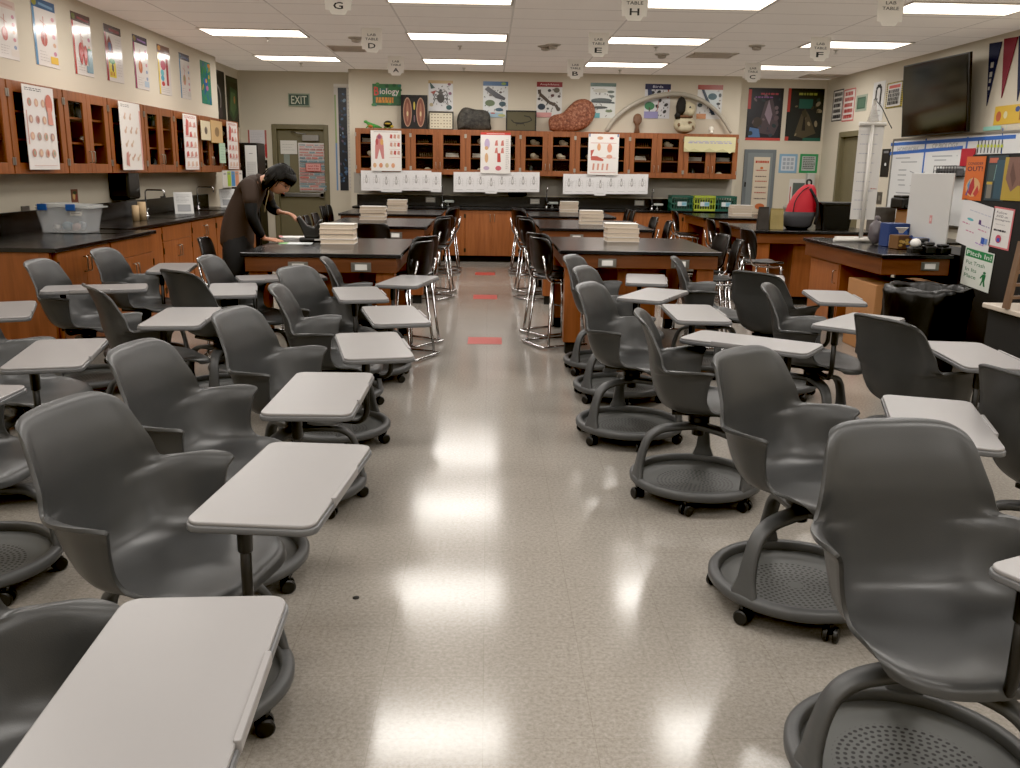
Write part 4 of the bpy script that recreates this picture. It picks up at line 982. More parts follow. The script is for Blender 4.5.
def speck(name, c1, c2, c3, sc):
    m = mat(name, c1, .7); nt = m.node_tree; L = nt.links.new; b = nt.nodes['Principled BSDF']
    tc = nt.nodes.new('ShaderNodeTexCoord'); v = nt.nodes.new('ShaderNodeTexNoise'); v.inputs['Scale'].default_value = sc; v.inputs['Detail'].default_value = 6; v.inputs['Roughness'].default_value = .75
    cr = nt.nodes.new('ShaderNodeValToRGB'); e = cr.color_ramp.elements; e[0].position = .35; e[0].color = lin(c2); e[1].position = .68; e[1].color = lin(c3); q = e.new(.5); q.color = lin(c1)
    L(tc.outputs['Object'], v.inputs['Vector']); L(v.outputs['Fac'], cr.inputs[0]); L(cr.outputs[0], b.inputs['Base Color']); return m
slabrock('large dark spotted rock slab standing on the back cabinets', 457, 490.5, 107.5, [(.02, 0), (0, .5), (.1, .85), (.25, 1), (.55, .92), (.85, .88), (.98, .7), (1, .3), (.95, 0)], speck('dark_rock', '#383632', '#171615', '#514e47', 9), .06, 'rock_slab', 'rock', seed=1)
slabrock('large reddish-brown speckled comma-shaped slab on the back cabinets', 549, 595, 99, [(.02, .05), (0, .35), (.1, .5), (.3, .58), (.45, .8), (.6, .97), (.8, 1), (.96, .85), (1, .55), (.9, .25), (.7, .06), (.4, 0), (.15, 0)], speck('red_aggregate', '#834c36', '#4f2b20', '#b5866a', 26), .06, 'speckled_slab', 'specimen', seed=2)
slabrock('small brown club-shaped carving standing under the white arch', 633.5, 642.5, 113.5, [(.15, 0), (.3, .35), (.05, .6), (.1, .88), (.5, 1), (.9, .9), (.98, .6), (.65, .35), (.8, 0)], mat('carved_wood', '#6a4a34', .6, var=.3), .04, 'carved_club', 'carving', seed=3)
# arch (long pale rib)
Y = CABW-.10; Pt = []
for px, py in ((606.5, 131.5), (612, 122), (622, 112), (636, 103), (652, 97), (672, 94), (690, 96), (706, 103), (718, 113), (726, 124), (731, 133)):
    p = ony(px, py, Y); Pt.append(Vector((p.x, Y, max(TZ+.03, p.z))))
Pt = catmull(Pt, 3); n = len(Pt)
o = MB().tube(Pt, .03, n=10, taper=[.022+.020*math.sin(PI*(.15+.85*(i/(n-1)))) for i in range(n)]).build('rib_arch', mat('old_bone_white', '#a9a396', .55, var=.15, vscale=8)); tag(o, 'long pale curved rib arching over the right part of the back cabinets', 'bone')
# animal figures
def fig(name, label, cat, px, parts, Y=CABW-.2):
    r = thing(name, label, cat, (ony(px, 130, Y).x, Y, TZ+.001))
    for nm, m, f in parts: b = MB(); f(b); b.build(nm, m, r)
    return r
fig('toy_lizard', 'small green toy lizard on the left end of the back cabinets', 'toy', 372, [
    ('body', mat('toy_green', '#3f8a3a', .5), lambda b: b.tube([(-.09, 0, .10), (-.05, 0, .07), (.02, 0, .045), (.1, 0, .03), (.16, .01, .015)], .03, n=10, taper=[.018, .03, .035, .022, .008]).blob((-.10, 0, .105), (.035, .022, .025))),
    ('belly', mat('toy_orange', '#b56a2f', .5), lambda b: b.blob((-.02, -.01, .035), (.06, .03, .03))),
    ('leg', mat('toy_green', '#3f8a3a', .5), lambda b: b.tube([(-.05, -.02, .05), (-.07, -.05, .02), (-.09, -.06, .005)], .009, n=6)),
    ('leg', mat('toy_green', '#3f8a3a', .5), lambda b: b.tube([(.04, -.02, .04), (.05, -.05, .02), (.03, -.06, .005)], .009, n=6))])
fig('toy_turtle', 'small black and yellow toy turtle beside the toy lizard', 'toy', 388, [
    ('shell', mat('toy_black', '#1b1c18', .5), lambda b: b.blob((0, 0, .07), (.075, .06, .06))),
    ('yellow_band', mat('toy_yellow', '#b59a2f', .5), lambda b: b.blob((0, -.012, .078), (.06, .06, .022))),
    ('head', mat('toy_yellow', '#b59a2f', .5), lambda b: b.blob((.07, -.03, .035), (.03, .024, .024))),
    ('foot', mat('toy_green2', '#4f6a2f', .5), lambda b: b.blob((-.04, -.04, .014), (.03, .03, .014))),
    ('foot', mat('toy_green2', '#4f6a2f', .5), lambda b: b.blob((.035, -.04, .014), (.03, .03, .014)))])
fig('skull_stack', 'two large pale skulls stacked on the back cabinets under the arch', 'skull', 684, [
    ('lower_skull', mat('bone_cream', '#b5ab90', .6, var=.2), lambda b: b.blob((0, 0, .12), (.16, .12, .12), noise=.05, seed=2).blob((0, -.08, .07), (.10, .07, .06), noise=.06, seed=4)),
    ('upper_skull', mat('bone_cream', '#b5ab90', .6, var=.2), lambda b: b.blob((.02, 0, .33), (.12, .10, .12), noise=.05, seed=3).blob((.05, -.08, .29), (.07, .06, .06), noise=.05, seed=5)),
    ('dark_hair', mat('dark_fur', '#1c1a18', .8), lambda b: b.blob((-.07, -.03, .36), (.07, .09, .13), noise=.15, seed=6).blob((-.1, -.04, .25), (.05, .06, .06), noise=.2, seed=7)),
    ('collar', mat('brown_strap', '#6a4a33', .7), lambda b: b.lathe([(.09, .215), (.11, .22), (.11, .245), (.09, .25)], n=20)),
    ('brown_patch', mat('bone_patch', '#6a5138', .7), lambda b: b.blob((.05, -.115, .15), (.028, .02, .018), noise=.2, seed=1)),
    ('brown_patch', mat('bone_patch', '#6a5138', .7), lambda b: b.blob((.10, -.07, .09), (.02, .03, .03), noise=.2, seed=2)),
    ('brown_patch', mat('bone_patch', '#6a5138', .7), lambda b: b.blob((-.085, -.085, .12), (.024, .02, .03), noise=.2, seed=3)),
    ('eye_socket', BLACKR, lambda b: b.blob((.05, -.085, .35), (.016, .012, .018)))])
fig('small_skull', 'small white skull near the right foot of the arch', 'skull', 711, [
    ('cranium', mat('bone_white', '#c9c4b6', .5), lambda b: b.blob((0, 0, .08), (.05, .05, .05), noise=.04)),
    ('jaw', mat('bone_white', '#c9c4b6', .5), lambda b: b.blob((0, -.03, .03), (.035, .035, .03), noise=.08))])

# ------------------------------------------------------------------ exit wall
def exitd(c): c.rect(.05, .09, .95, .91, '#2f4a3c'); c.text('EXIT', .5, .5, .62, '#c9cbb8', .72, .02)
poster('E', (288.5, 93.5, 310, 106.5), 'exit_sign', 'green EXIT sign with white letters above the left door', 'sign', exitd, '#8f9a86', off=.02)
def ban(c):
    c.rect(0, 0, 1, 1, '#c9c4bc'); c.rect(.02, .0, .12, .9, '#8fa36f'); c.rect(.02, .0, .12, .45, '#6f8fb5'); c.rect(.24, 0, .74, .965, '#141a26'); r = random.Random(9)
    for k in range(40): c.ell(r.uniform(.3, .68), r.uniform(.03, .95), r.uniform(.04, .14), r.uniform(.004, .015), r.choice(['#2f4a6a', '#4f6a8a', '#3a3340', '#7a93a8', '#1f3a54', '#5a4a5f']), r.uniform(0, 3))
    for k in range(30): c.line([(.8, .03+.032*k), (.93, .03+.032*k)], .02, '#8f8a84')
    c.rect(0, .975, 1, 1, '#dcd8d0')
poster('E', (335, 84, 352, 190.5), 'tall_banner', 'tall narrow dark blue ocean-depth banner right of the exit door', 'banner', ban, '#c9c4bc')
def words(c):
    r = random.Random(4); v = .97
    while v > .03:
        h = r.choice([.03, .045, .06]); u = .04
        while u < .92:
            w = min(r.uniform(.12, .4), .96-u)
            if w < .06: break
            if not (.3 < v-h/2 < .42+.0 and False): c.rect(u, v-h*.8, u+w, v-h*.15, r.choice(['#b5554c', '#5f8793', '#a86a66', '#4f7480', '#c47a72']))
            for q in range(int(w/.03)): c.line([(u+.015+q*.03, v-h*.75), (u+.015+q*.03, v-h*.2)], .006, '#d3cec9')
            u += w+.03
        v -= h+.008
    c.rect(.26, .42, .78, .58, '#b5403c'); c.rect(.28, .43, .76, .57, '#cf9a94'); c.text('Just No', .52, .525, .05, '#a8302f', .4, .02); c.scribble(.32, .45, .72, .49, 1, '#a8302f', .03, 2, 0)
poster(('y', EXITW+.04), (299, 143, 328, 191.5), 'word_poster', 'poster of red and teal words with Just No in the middle, on the exit door', 'poster', words, '#cdc8c4')
poster(('y', EXITW+.04), (280.5, 140.5, 297, 154), 'paper_sheet', 'plain white notice on the upper left of the exit door', 'paper', lambda c: c.scribble(.12, .2, .9, .8, 3, '#9a9894', .02, 8), '#d3d0c9')
def fr(c): c.rect(.0, 0, .08, 1, '#a85a54'); c.rect(.9, 0, 1, 1, '#a8605a'); c.rect(.88, .05, 1, .5, '#a8302f'); c.scribble(.15, .4, .82, .92, 9, '#a3a3ab', .012, 3)
poster('E', (248.5, 130, 267, 158), 'notice_board', 'pale notice with red side strips behind the black locker', 'notice', fr, '#cfcdd0')
poster('E', (263, 160, 267.5, 168.5), 'wall_box', 'small black wall box left of the exit door', 'switch', lambda c: c.rect(.3, .4, .7, .6, '#9a9a9a'), '#0e0e0f')
# tall black locker in the rear left corner
r = thing('black_locker', 'tall black locker with white paper at the end of the left counter', 'cabinet', (-3.86, 14.9, 0), PI/2*0)
MB().box(-.22, .22, -.25, .25, .0, 1.85).build('locker_body', mat('locker_black', '#0f0f10', .35), r, bevel=.02)
MB().box(.0, .20, -.265, -.25, .1, 1.80).build('door', mat('locker_black', '#0f0f10', .35), r, bevel=.004)
c = Canvas(.18, .62, '#d6d6d3'); c.rect(.1, .05, .9, .6, '#c4c4c2'); c.line([(.35, .8), (.65, .8)], .04, '#666666'); c.scribble(.15, .1, .85, .55, 8, '#a0a0a0', .02, 4); o = c.put('paper_sheet', 'tall white list taped on the black locker', 'paper', (-3.74, 14.626, 1.5))
# brochures rack under the last left cabinet
def rackd(c):
    for k, q in enumerate(['#c9c4bc', '#9ab53a', '#3a7fb5', '#c98a6a', '#cfcac4']): c.rect(.02+.2*k, .05, .20+.2*k, .95, q); c.line([(.04+.2*k, .8), (.16+.2*k, .8)], .02, '#7f7f7c')
poster(('x', -3.70), (222.5, 170.5, 242, 187), 'hanging_brochure_rack', 'row of green, blue and white brochures under the last left cabinet', 'brochures', rackd, '#cfcac4')

# ------------------------------------------------------------------ left counter things
TUBM = mat('clear_tub_plastic', '#dfe2e4', .2, alpha=.28)
TUB = onx(72, 236, -3.68); TX, TY = -3.68, TUB.y
r = thing('storage_tub', 'clear plastic storage tub with blue latches on the near left counter', 'tub', (TX, TY, .9045), 0)
b = MB()
def tubwall(b, w0, d0, w1, d1, h, t=.006):
    R0, R1 = rrect(w0, d0, .03), rrect(w1, d1, .04)
    R2, R3 = rrect(w1-2*t, d1-2*t, .035), rrect(w0-2*t, d0-2*t, .025)
    rows_ = [[(x, y, 0) for x, y in R0+R0[:1]], [(x, y, h) for x, y in R1+R1[:1]], [(x, y, h) for x, y in R2+R2[:1]], [(x, y, t) for x, y in R3+R3[:1]]]
    b.grid(rows_, smooth=False); v = [b.bm.verts.new((x, y, t)) for x, y in R3]; b.bm.faces.new(v)
tubwall(b, .38, .30, .45, .37, .22); b.build('tub_body', TUBM, r)
b = MB(); b.prism(rrect(.48, .40, .04), .222, .232).prism(rrect(.42, .34, .04), .232, .245); b.xf(Matrix.Translation((.02, .0, .0)) @ Matrix.Rotation(.04, 4, 'Y')); b.build('lid', mat('clear_lid', '#c4c6c4', .3, alpha=.45), r)
LB = mat('latch_blue', '#1f4f8f', .35)
for x, y, a, w in ((.10, -.198, 0, .08), (-.14, -.198, 0, .08)): MB().box(x-w/2, x+w/2, y-.012, y+.004, .195, .25).build('latch', LB, r, bevel=.004)
for k, (x, y, z, q, c_) in enumerate([(-.05, .02, .06, (.06, .05, .045), '#7fa3b5'), (.09, -.05, .05, (.045, .05, .045), '#c4a8a0'), (-.14, -.06, .04, (.035, .04, .035), '#cfcac4'), (.10, .07, .06, (.05, .045, .05), '#a8b0b8')]):
    o = MB().blob((0, 0, 0), [v*.8 for v in q], noise=.15, seed=k).build('craft_bundle', flat(c_, .7)); at(o, (TX+x*.72, TY+y*.72, .9045+z*.8+.006)); tag(o, '%s bundle of supplies inside the clear tub' % ['light blue', 'pinkish', 'white', 'pale grey'][k], 'supplies')
c = Canvas(.10, .035, '#cfc9be', th=.001); c.scribble(.1, .2, .9, .8, 1, '#444444', .06, 1, 0); c.put('label_tag', None, None, (.13, -.172, .17), parent=r)
def wallbox(name, label, cat, px, depth, m, wall='L', bevel=.01, parts=None):
    loc, w, h, rz = rect_on(wall, *px); o = MB().box(-w/2, w/2, -depth, .008, -h/2, h/2).build(name, m, bevel=bevel); at(o, loc, rz); return tag(o, label, cat), w, h
r = thing('towel_dispenser', 'black paper towel dispenser on the left wall between the counters and cabinets', 'dispenser', (LW, onx(124, 190, -4.0).y, max(1.10, onx(124, 205, -3.95).z)), PI/2)
MB().box(-.17, .17, -.22, .0, .02, .33).build('dispenser_body', mat('smoked_plastic', '#0c0c0d', .2), r, bevel=.03, seg=4)
MB().box(-.13, .13, -.17, -.02, .0, .022).build('towel_slot', mat('grey_slot', '#4a4a4a', .5), r); MB().box(-.1, .1, -.02, .0, .33, .35).build('wall_mount', BLACK, r)
for i, (px, lab) in enumerate([((21, 206, 28.5, 215), 'steel outlet plate behind the clear tub'), ((160.5, 196, 165, 203), 'black outlet plate between the two faucets'), ((189, 202, 193, 208), 'small outlet plate near the farther left faucet')]):
    wallbox('wall_outlet', lab, 'outlet', px, .008, STEEL if i != 1 else BLACK, bevel=.002)
# little picture card standing on the backsplash
c = Canvas(.14, .17, '#7a4a3a'); c.ell(.35, .6, .2, .2, '#c9a86a'); c.ell(.7, .55, .15, .18, '#8a2f2a'); c.rect(.1, .08, .9, .25, '#c9c0a8'); c.ell(.5, .8, .3, .1, '#3a4a2f')
c.put('picture_card', 'small colourful picture card on the left wall above the clear tub', 'picture', (LW+.006, onx(74.5, 198, LW).y, onx(74.5, 198, LW).z), PI/2)
TUBE = mat('kraft_tube', '#b59c7a', .8)
for i, (px, h, rr, lab) in enumerate([(135.5, .16, .035, 'short brown paper roll left of the nearer left faucet'), (142, .19, .042, 'taller brown paper roll beside the short one')]):
    p = onz(px, 219.5, .88); o = MB().lathe([(rr*.4, 0), (rr, 0), (rr*1.05, h*.5), (rr, h), (rr*.4, h), (rr*.4, 0)], n=24, closed=True).build('paper_roll', TUBE); at(o, (-3.75, onx(136+i*6.5, 218, -3.75).y, .9105)); tag(o, lab, 'paper roll')
def faucet(x, y, z, rz, label, h=.26, reach=.17):
    r = thing('faucet', label, 'faucet', (x, y, z), rz)
    MB().lathe([(.028, 0), (.028, .01), (.016, .02), (.013, .05)], n=16).build('faucet_base', CHROME, r)
    MB().tube(arc([(0, 0, .04), (0, 0, h), (0, -reach, h), (0, -reach, h-.07)], .035, 6), .009, n=10).build('spout', CHROME, r)
    MB().tube([(.0, .0, .06), (.045, 0, .075)], .006, n=8).blob((.05, 0, .078), (.012, .012, .012), sub=1).build('lever', CHROME, r)
FY1, FY2 = onx(146.5, 212, -3.95).y, onx(198, 207, -3.95).y
faucet(-3.95, FY1, .9105, PI/2, 'tall chrome gooseneck faucet on the left counter, nearer one', .30, .22)
faucet(-3.95, FY2, .9105, PI/2, 'tall chrome gooseneck faucet on the left counter, farther one', .30, .22)
def easel(loc, rz, w, h, label, seed):
    r = thing('sign_holder', label, 'sign', loc, rz)
    c = Canvas(w, h, '#c9c9c7', th=.003); c.scribble(.12, .5, .88, .9, 6, '#77787a', .02, seed); c.rect(.15, .1, .85, .42, '#8f9092'); o = c.put('card', None, None, (0, 0, h/2*.94+.003), parent=r, tilt=-.30)
    MB().box(-w/2, w/2, -.10, .10, 0, .004).build('foot', mat('acrylic', '#b5b8ba', .1, alpha=.5), r)
easel((-3.75, onx(184, 208, -3.75).y, .911), .45, .22, .27, 'leaning white instruction card in a stand between the left faucets', 1)
easel((-3.75, onx(228, 203, -3.75).y, .911), .45, .22, .27, 'leaning white instruction card at far end of the left counter', 2)

# ------------------------------------------------------------------ back counter things
def crate(px, m, label):
    p = ony(px, 205, CABW-.28); r = thing('plastic_crate', label, 'crate', (p.x, CABW-.28, .886), 0, 'crates on the back counter')
    w, d, h, t = .178, .16, .245, .012
    b = MB()
    for z0, z1 in ((0, .03), (.10, .125), (.215, h)):
        b.box(-w, w, -d, -d+t, z0, z1).box(-w, w, d-t, d, z0, z1).box(-w, -w+t, -d+t, d-t, z0, z1).box(w-t, w, -d+t, d-t, z0, z1)
    for q in range(9):
        x = -w+t/2+(2*w-t)*q/8; 
        for z0, z1 in ((.03, .10), (.125, .215)): b.box(x-t/2, x+t/2, -d+.001, -d+t-.001, z0, z1).box(x-t/2, x+t/2, d-t+.001, d-.001, z0, z1)
    for q in range(1, 6):
        y = -d+t/2+(2*d-t)*q/6
        for z0, z1 in ((.03, .10), (.125, .215)): b.box(-w+.001, -w+t-.001, y-t/2, y+t/2, z0, z1).box(w-t+.001, w-.001, y-t/2, y+t/2, z0, z1)
    b.build('crate_walls', m, r); MB().box(-w+t, w-t, -d+t, d-t, .0, .012).build('crate_floor', m, r)
    MB().box(-w+.04, w-.04, -d+.03, d-.03, .013, .17).build('contents_block', mat('crate_dark_inside', '#2a3330', .7), r)
    c = Canvas(.15, .07, '#9fb8c2', th=.001); c.rect(0, 0, .45, 1, '#c9cfcf'); c.rect(.5, .2, .95, .8, '#6fa3b5'); c.put('crate_label', None, None, (0, -d-.001, .11), parent=r)
crate(680, mat('crate_green', '#1f4f42', .5), 'dark green plastic crate, leftmost on the back counter')
crate(702.5, mat('crate_lime', '#9aa83a', .5), 'lime green plastic crate between two darker crates')
crate(723.5, mat('crate_teal', '#1f5548', .5), 'teal green plastic crate, rightmost of the three')
nm_ = ['left', 'middle', 'right']
for i, (px, fx) in enumerate([(430.5, 442), (535, 546.5), (639.5, 652)]):
    p = ony(px, 200, CABW-.035); c = Canvas(.16, .085, '#a8a49b', th=.006); c.rect(.08, .15, .92, .85, '#cfccc2'); c.scribble(.2, .45, .85, .6, 1, '#77736c', .03, 2, 0); c.put('wall_outlet', 'outlet plate on the back counter backsplash, %s one' % nm_[i], 'outlet', (p.x, CABW-.034, .985))
    q = ony(fx, 205, CABW-.2); faucet(q.x, CABW-.16, .8855, 0, 'chrome faucet on the back counter, %s one' % nm_[i], .34, .12)
    r = thing('eyewash_nozzle', 'small white nozzle unit beside the %s back faucet' % nm_[i], 'nozzle', (q.x+.10, CABW-.14, .886))
    MB().lathe([(.03, 0), (.03, .01), (.012, .02), (.012, .07)], n=12).build('stem', STEEL, r)
    MB().box(-.06, .10, -.025, .025, .06, .10).build('nozzle_head', mat('nozzle_grey', '#b5bab4', .4), r, bevel=.012)
o, w_, h_ = wallbox('paper_holder', 'black oval holder under the middle insect drawings', 'holder', (508, 191, 527, 196), .12, BLACK, 'C', .03)

# ------------------------------------------------------------------ panel wall
r = thing('electrical_panel', 'grey electrical panel door right of the back cabinets', 'panel', (4.70, PANW, 0))
MB().box(-.29, .26, -.03, -.001, .72, 1.91).build('panel_frame', mat('panel_grey', '#6c7377', .5), r, bevel=.006)
MB().box(-.23, .20, -.036, -.03, .78, 1.85).build('panel_inset', mat('panel_grey2', '#7d8486', .5), r, bevel=.003)
MB().box(-.26, -.235, -.045, -.036, 1.28, 1.36).build('panel_latch', BLACK, r)
def scroll(c):
    c.text('Respect', .5, .90, .07, '#b5442f', .8, .02) if 0 else c.scribble(.1, .87, .92, .97, 1, '#b5442f', .14, 2, 0)
    for v, k in ((.78, '#a83f3a'), (.68, '#6a5a54'), (.60, '#b5543f'), (.50, '#77605a'), (.41, '#a84a44'), (.31, '#5a4a4a')): c.scribble(.15, v-.03, .9, v+.03, 1, k, .06, int(v*100), .1)
    c.ell(.55, .18, .3, .05, '#c06a3f'); c.ell(.5, .82, .1, .02, '#c9703f'); c.scribble(.1, .02, .9, .1, 2, '#8a7a70', .03, 2)
poster(('y', PANW-.045), (752, 157, 768, 217), 'paper_scroll', 'long cream paper with orange title lines hung on the electrical panel', 'paper', scroll, '#cfc2ae')
def bigA(c):
    c.rect(.03, .03, .93, .97, '#1c1c26'); c.rect(0, 0, 1, .05, '#b5403c'); c.rect(0, .6, .09, .97, '#a83c38'); r = random.Random(1)
    c.poly([(.3, .15), (.5, .75), (.7, .8), (.92, .3), (.8, .1)], '#4a3f44'); c.poly([(.5, .5), (.6, .78), (.72, .5), (.66, .3)], '#8a7a86'); c.ell(.3, .35, .14, .1, '#3a2f2a'); c.poly([(.08, .06), (.42, .06), (.36, .22), (.1, .25)], '#4f6f9a')
    for k in range(16): c.ell(r.uniform(.1, .9), r.uniform(.1, .9), r.uniform(.02, .08), r.uniform(.01, .05), r.choice(['#5a4a4f', '#2f3a44', '#3f3340', '#6a5a5f', '#25343a']), r.uniform(0, 3))
    c.scribble(.35, .86, .85, .92, 1, '#9a3f4a', .05, 2, 0); c.scribble(.2, .8, .7, .85, 1, '#7a4a86', .04, 4, 0)
def bigB(c):
    c.rect(.03, .0, .97, .95, '#1d2222'); c.rect(0, .55, .08, 1, '#a83c34'); c.rect(0, .0, .1, .08, '#a83c34'); c.rect(.5, 0, 1, .06, '#1f5548'); c.scribble(.3, .86, .8, .93, 1, '#8a8f3f', .06, 2, 0); r = random.Random(2)
    c.poly([(.25, .1), (.4, .5), (.5, .62), (.62, .5), (.85, .15), (.5, .05)], '#4a4334'); c.poly([(.45, .2), (.5, .62), (.55, .2)], '#17181a'); c.rect(.32, .62, .7, .8, '#24564a')
    for k in range(16): c.ell(r.uniform(.1, .9), r.uniform(.1, .85), r.uniform(.02, .09), r.uniform(.01, .04), r.choice(['#5a523f', '#2a3a34', '#6a5f4a', '#3a3426', '#857a62']), r.uniform(0, 3))
poster('P', (747, 88, 782, 140.5), 'dark_poster', 'large dark purple poster with red edge above the electrical panel', 'poster', bigA, '#14151c')
poster('P', (786.5, 88.5, 822.5, 141), 'dark_poster', 'large dark brown and teal poster near the right corner', 'poster', bigB, '#141a1a')
poster('P', (779, 154, 797, 173), 'small_poster', 'small sheet with pale blue border below the dark posters', 'poster', lambda c: (c.rect(.12, .12, .88, .88, '#c4c9cf'), [c.rect(.2+.22*(k % 3), .2+.22*(k//3), .36+.22*(k % 3), .36+.22*(k//3), '#9aa3ad') for k in range(9)]), '#7fa3bd')
poster('P', (799.5, 154, 817.5, 173), 'small_poster', 'small sheet with green border beside the blue-bordered one', 'poster', lambda c: (c.rect(.12, .12, .88, .88, '#aab0ac'), c.scribble(.18, .2, .85, .85, 7, '#4a524e', .05, 2, .1)), '#2f8a54')
poster('P', (788, 179, 806, 217), 'notice_board', 'white notice with a dark photo behind the red backpack', 'notice', lambda c: (c.rect(.2, .5, .85, .9, '#5a625f'), c.line([(.08, .1), (.08, .8)], .05, '#b5554f')), '#cfcdc8')
wallbox('wall_box', 'small black wall box near the right rear corner', 'switch', (834, 168, 838.5, 178), .04, BLACK, 'P', .003) if 0 else poster(('y', PANW-.0), (831.5, 168, 835.5, 178), 'wall_box', 'small black box with white mark in the right rear corner', 'switch', lambda c: c.ell(.5, .5, .25, .25, '#c9c9c9'), '#0e0e0f')
r = thing('soap_dispenser', 'white soap dispenser by the corner sink at right', 'dispenser', (5.58, PANW, 1.25))
MB().box(-.07, .07, -.12, 0, 0, .28).build('dispenser_body', mat('dispenser_white', '#b5b5b0', .3), r, bevel=.02); MB().box(-.04, .04, -.13, -.02, -.03, .0).build('nozzle', STEEL, r)
r = thing('corner_sink', 'white corner sink with faucet in the right rear corner', 'sink', (5.40, PANW-.02, 0))
MB().box(-.25, .25, -.42, .0, .90, .98).build('sink_bowl', mat('porcelain', '#b9b7b0', .15), r, bevel=.03); MB().box(-.10, .10, -.2, 0, 0, .9).build('sink_pedestal', mat('porcelain', '#b9b7b0', .15), r, bevel=.03)
MB().tube(arc([(0, -.06, .98), (0, -.06, 1.12), (0, -.2, 1.12), (0, -.2, 1.08)], .04), .012, n=10).build('spout', CHROME, r)

# ------------------------------------------------------------------ right wall
def lines(k, n, wd, seed, bord=None, bc='#333333'):
    def f(c):
        if bord: 
            c.rect(0, 0, 1, 1, bord); c.rect(.06, .04, .94, .96, '#d3d0ca')
        c.scribble(.14, .06, .9, .94, n, k, wd, seed, .15)
    return f
poster('R', (833, 90, 843, 121), 'wall_sign', 'tall pale sign with dark text lines, leftmost on the right wall', 'sign', lines('#3a3a3c', 5, .13, 1, '#4a4a4a'), '#cfccc6')
poster('R', (843.5, 89, 855, 121), 'wall_sign', 'tall pale sign with red text lines beside the dark-text sign', 'sign', lines('#b5443f', 5, .12, 2, '#c46a66'), '#cfccc6')
poster('R', (856.5, 95, 867, 111), 'exit_light', 'small green framed light box on the right wall', 'sign', lambda c: (c.rect(.12, .14, .88, .86, '#3f5f4c'), c.rect(.2, .22, .8, .78, '#577361')), '#9aa394')
def uturn(c):
    pts = [(.3, .52), (.3, .8), (.36, .87), (.5, .9), (.64, .87), (.7, .8), (.7, .42)]
    c.line(pts, .13, '#0f0f10'); c.poly([(.12, .58), (.48, .58), (.3, .40)], '#0f0f10'); c.scribble(.2, .1, .8, .3, 3, '#55555a', .03, 1)
poster('R', (872.5, 82, 884, 121), 'arrow_sign', 'white sign with a black U-turn arrow on the right wall', 'sign', uturn, '#cfcfcd')
def warn(c):
    for k in range(12):
        for v in (0, .95): c.rect(k/12, v, (k+.5)/12, v+.05, '#18181a')
        for u in (0, .93): c.rect(u, k/12, u+.07, (k+.5)/12, '#18181a')
    c.rect(.08, .06, .92, .94, '#d6d3cc'); c.rect(.16, .76, .84, .88, '#c9554a'); c.scribble(.14, .12, .88, .72, 4, '#2a2a2a', .09, 2, .1)
poster('R', (887, 82, 903, 107.5), 'warning_sign', 'white sign with yellow and black striped border beside the television', 'sign', warn, '#c9b43a')
poster('R', (881.5, 149, 889.5, 177), 'dark_poster', 'narrow black poster with a white star on the right wall', 'poster', lambda c: (c.ell(.55, .45, .12, .06, '#d0d0d0'), c.rect(.2, .85, .8, .93, '#77777a')), '#111113')
poster('R', (877, 192, 882, 204), 'wall_switch', 'dark switch plate on the right wall below the narrow poster', 'switch', lambda c: c.rect(.3, .3, .7, .7, '#77736a'), '#4a463f')
# whiteboard with blue tape grid (on the wall plane)
X = RW-.012; ya, yb = onx(890, 180, X).y, 8.6
zt = onx(892, 141, X).z; zb = .92
W_, H_ = ya-yb, zt-zb
def wb(c):
    U = lambda px, py: ((ya-onx(px, py, X).y)/W_, (onx(px, py, X).z-zb)/H_)
    c.rect(0, 0, 1, 1, '#cfd0cf')
    def tape(p, q, wd=.010): c.line([U(*p), U(*q)], wd, '#2f62b0')
    tape((891, 144.5), (1016, 136.5)); tape((890, 153.5), (963, 147.5)); tape((926.5, 138), (922, 176)); tape((968, 137), (966, 150)); tape((1003, 128), (1000, 180), .004)
    a, b_ = U(908, 149), U(945, 145.5); c.text('HOMEWORK', a[0], a[1], .055, '#8a8c8f', .145, 0); c.text('CP BIOLOGY', b_[0], b_[1], .055, '#8a8c8f', .15, 0)
    for k, (px, py, w) in enumerate([(905, 158, .13), (910, 162, .12), (903, 170, .06), (902, 175, .06), (902, 180, .06), (902, 185, .05), (905, 193, .13), (908, 197, .12), (945, 156, .15), (943, 160, .10)]):
        u, v = U(px, py); c.scribble(u-w/2, v-.012, u+w/2, v+.012, 1, '#9a9da0', .0035, k, .1)
    for p, q in (((910, 171), (918, 175)), ((910, 186), (918, 177)), ((918, 176), (925, 172))): c.line([U(*p), U(*q)], .0025, '#8f9296')
    u, v = U(996, 128); c.text('HIGH PRIORITY', u, v, .05, '#6fb0a0', .12, 0) if 0 else c.scribble(u-.06, v-.02, u+.05, v+.02, 1, '#8fc4b5', .01, 3, 0)
    for k in range(8): c.rect(*U(977+3.4*k, 153), *U(979.6+3.4*k, 140), '#20232b'); c.rect(*U(977+3.4*k, 147.5), *U(979.8+3.4*k, 144.5), '#b5c23a')
r = thing('whiteboard', 'wall whiteboard with blue tape grid below the television', 'whiteboard', (X, (ya+yb)/2, (zt+zb)/2), -PI/2)
c = Canvas(W_, H_, '#cfd0cf', th=.006); wb(c); c.put('writing_surface', None, None, (0, 0, 0), parent=r)
MB().box(-W_/2-.02, W_/2+.02, -.012, .006, H_/2, H_/2+.025).box(-W_/2-.02, W_/2+.02, -.03, .006, -H_/2-.025, -H_/2).box(-W_/2-.02, -W_/2, -.012, .006, -H_/2, H_/2).build('frame', mat('aluminium_trim', '#a3a19c', .4, metal=1), r)
o = poster(('x', RW-.03), (961, 148.5, 974.5, 166), 'red_folder', 'red folder stuck on the whiteboard above the black shelf unit', 'folder', lambda c: None, '#a81f30')
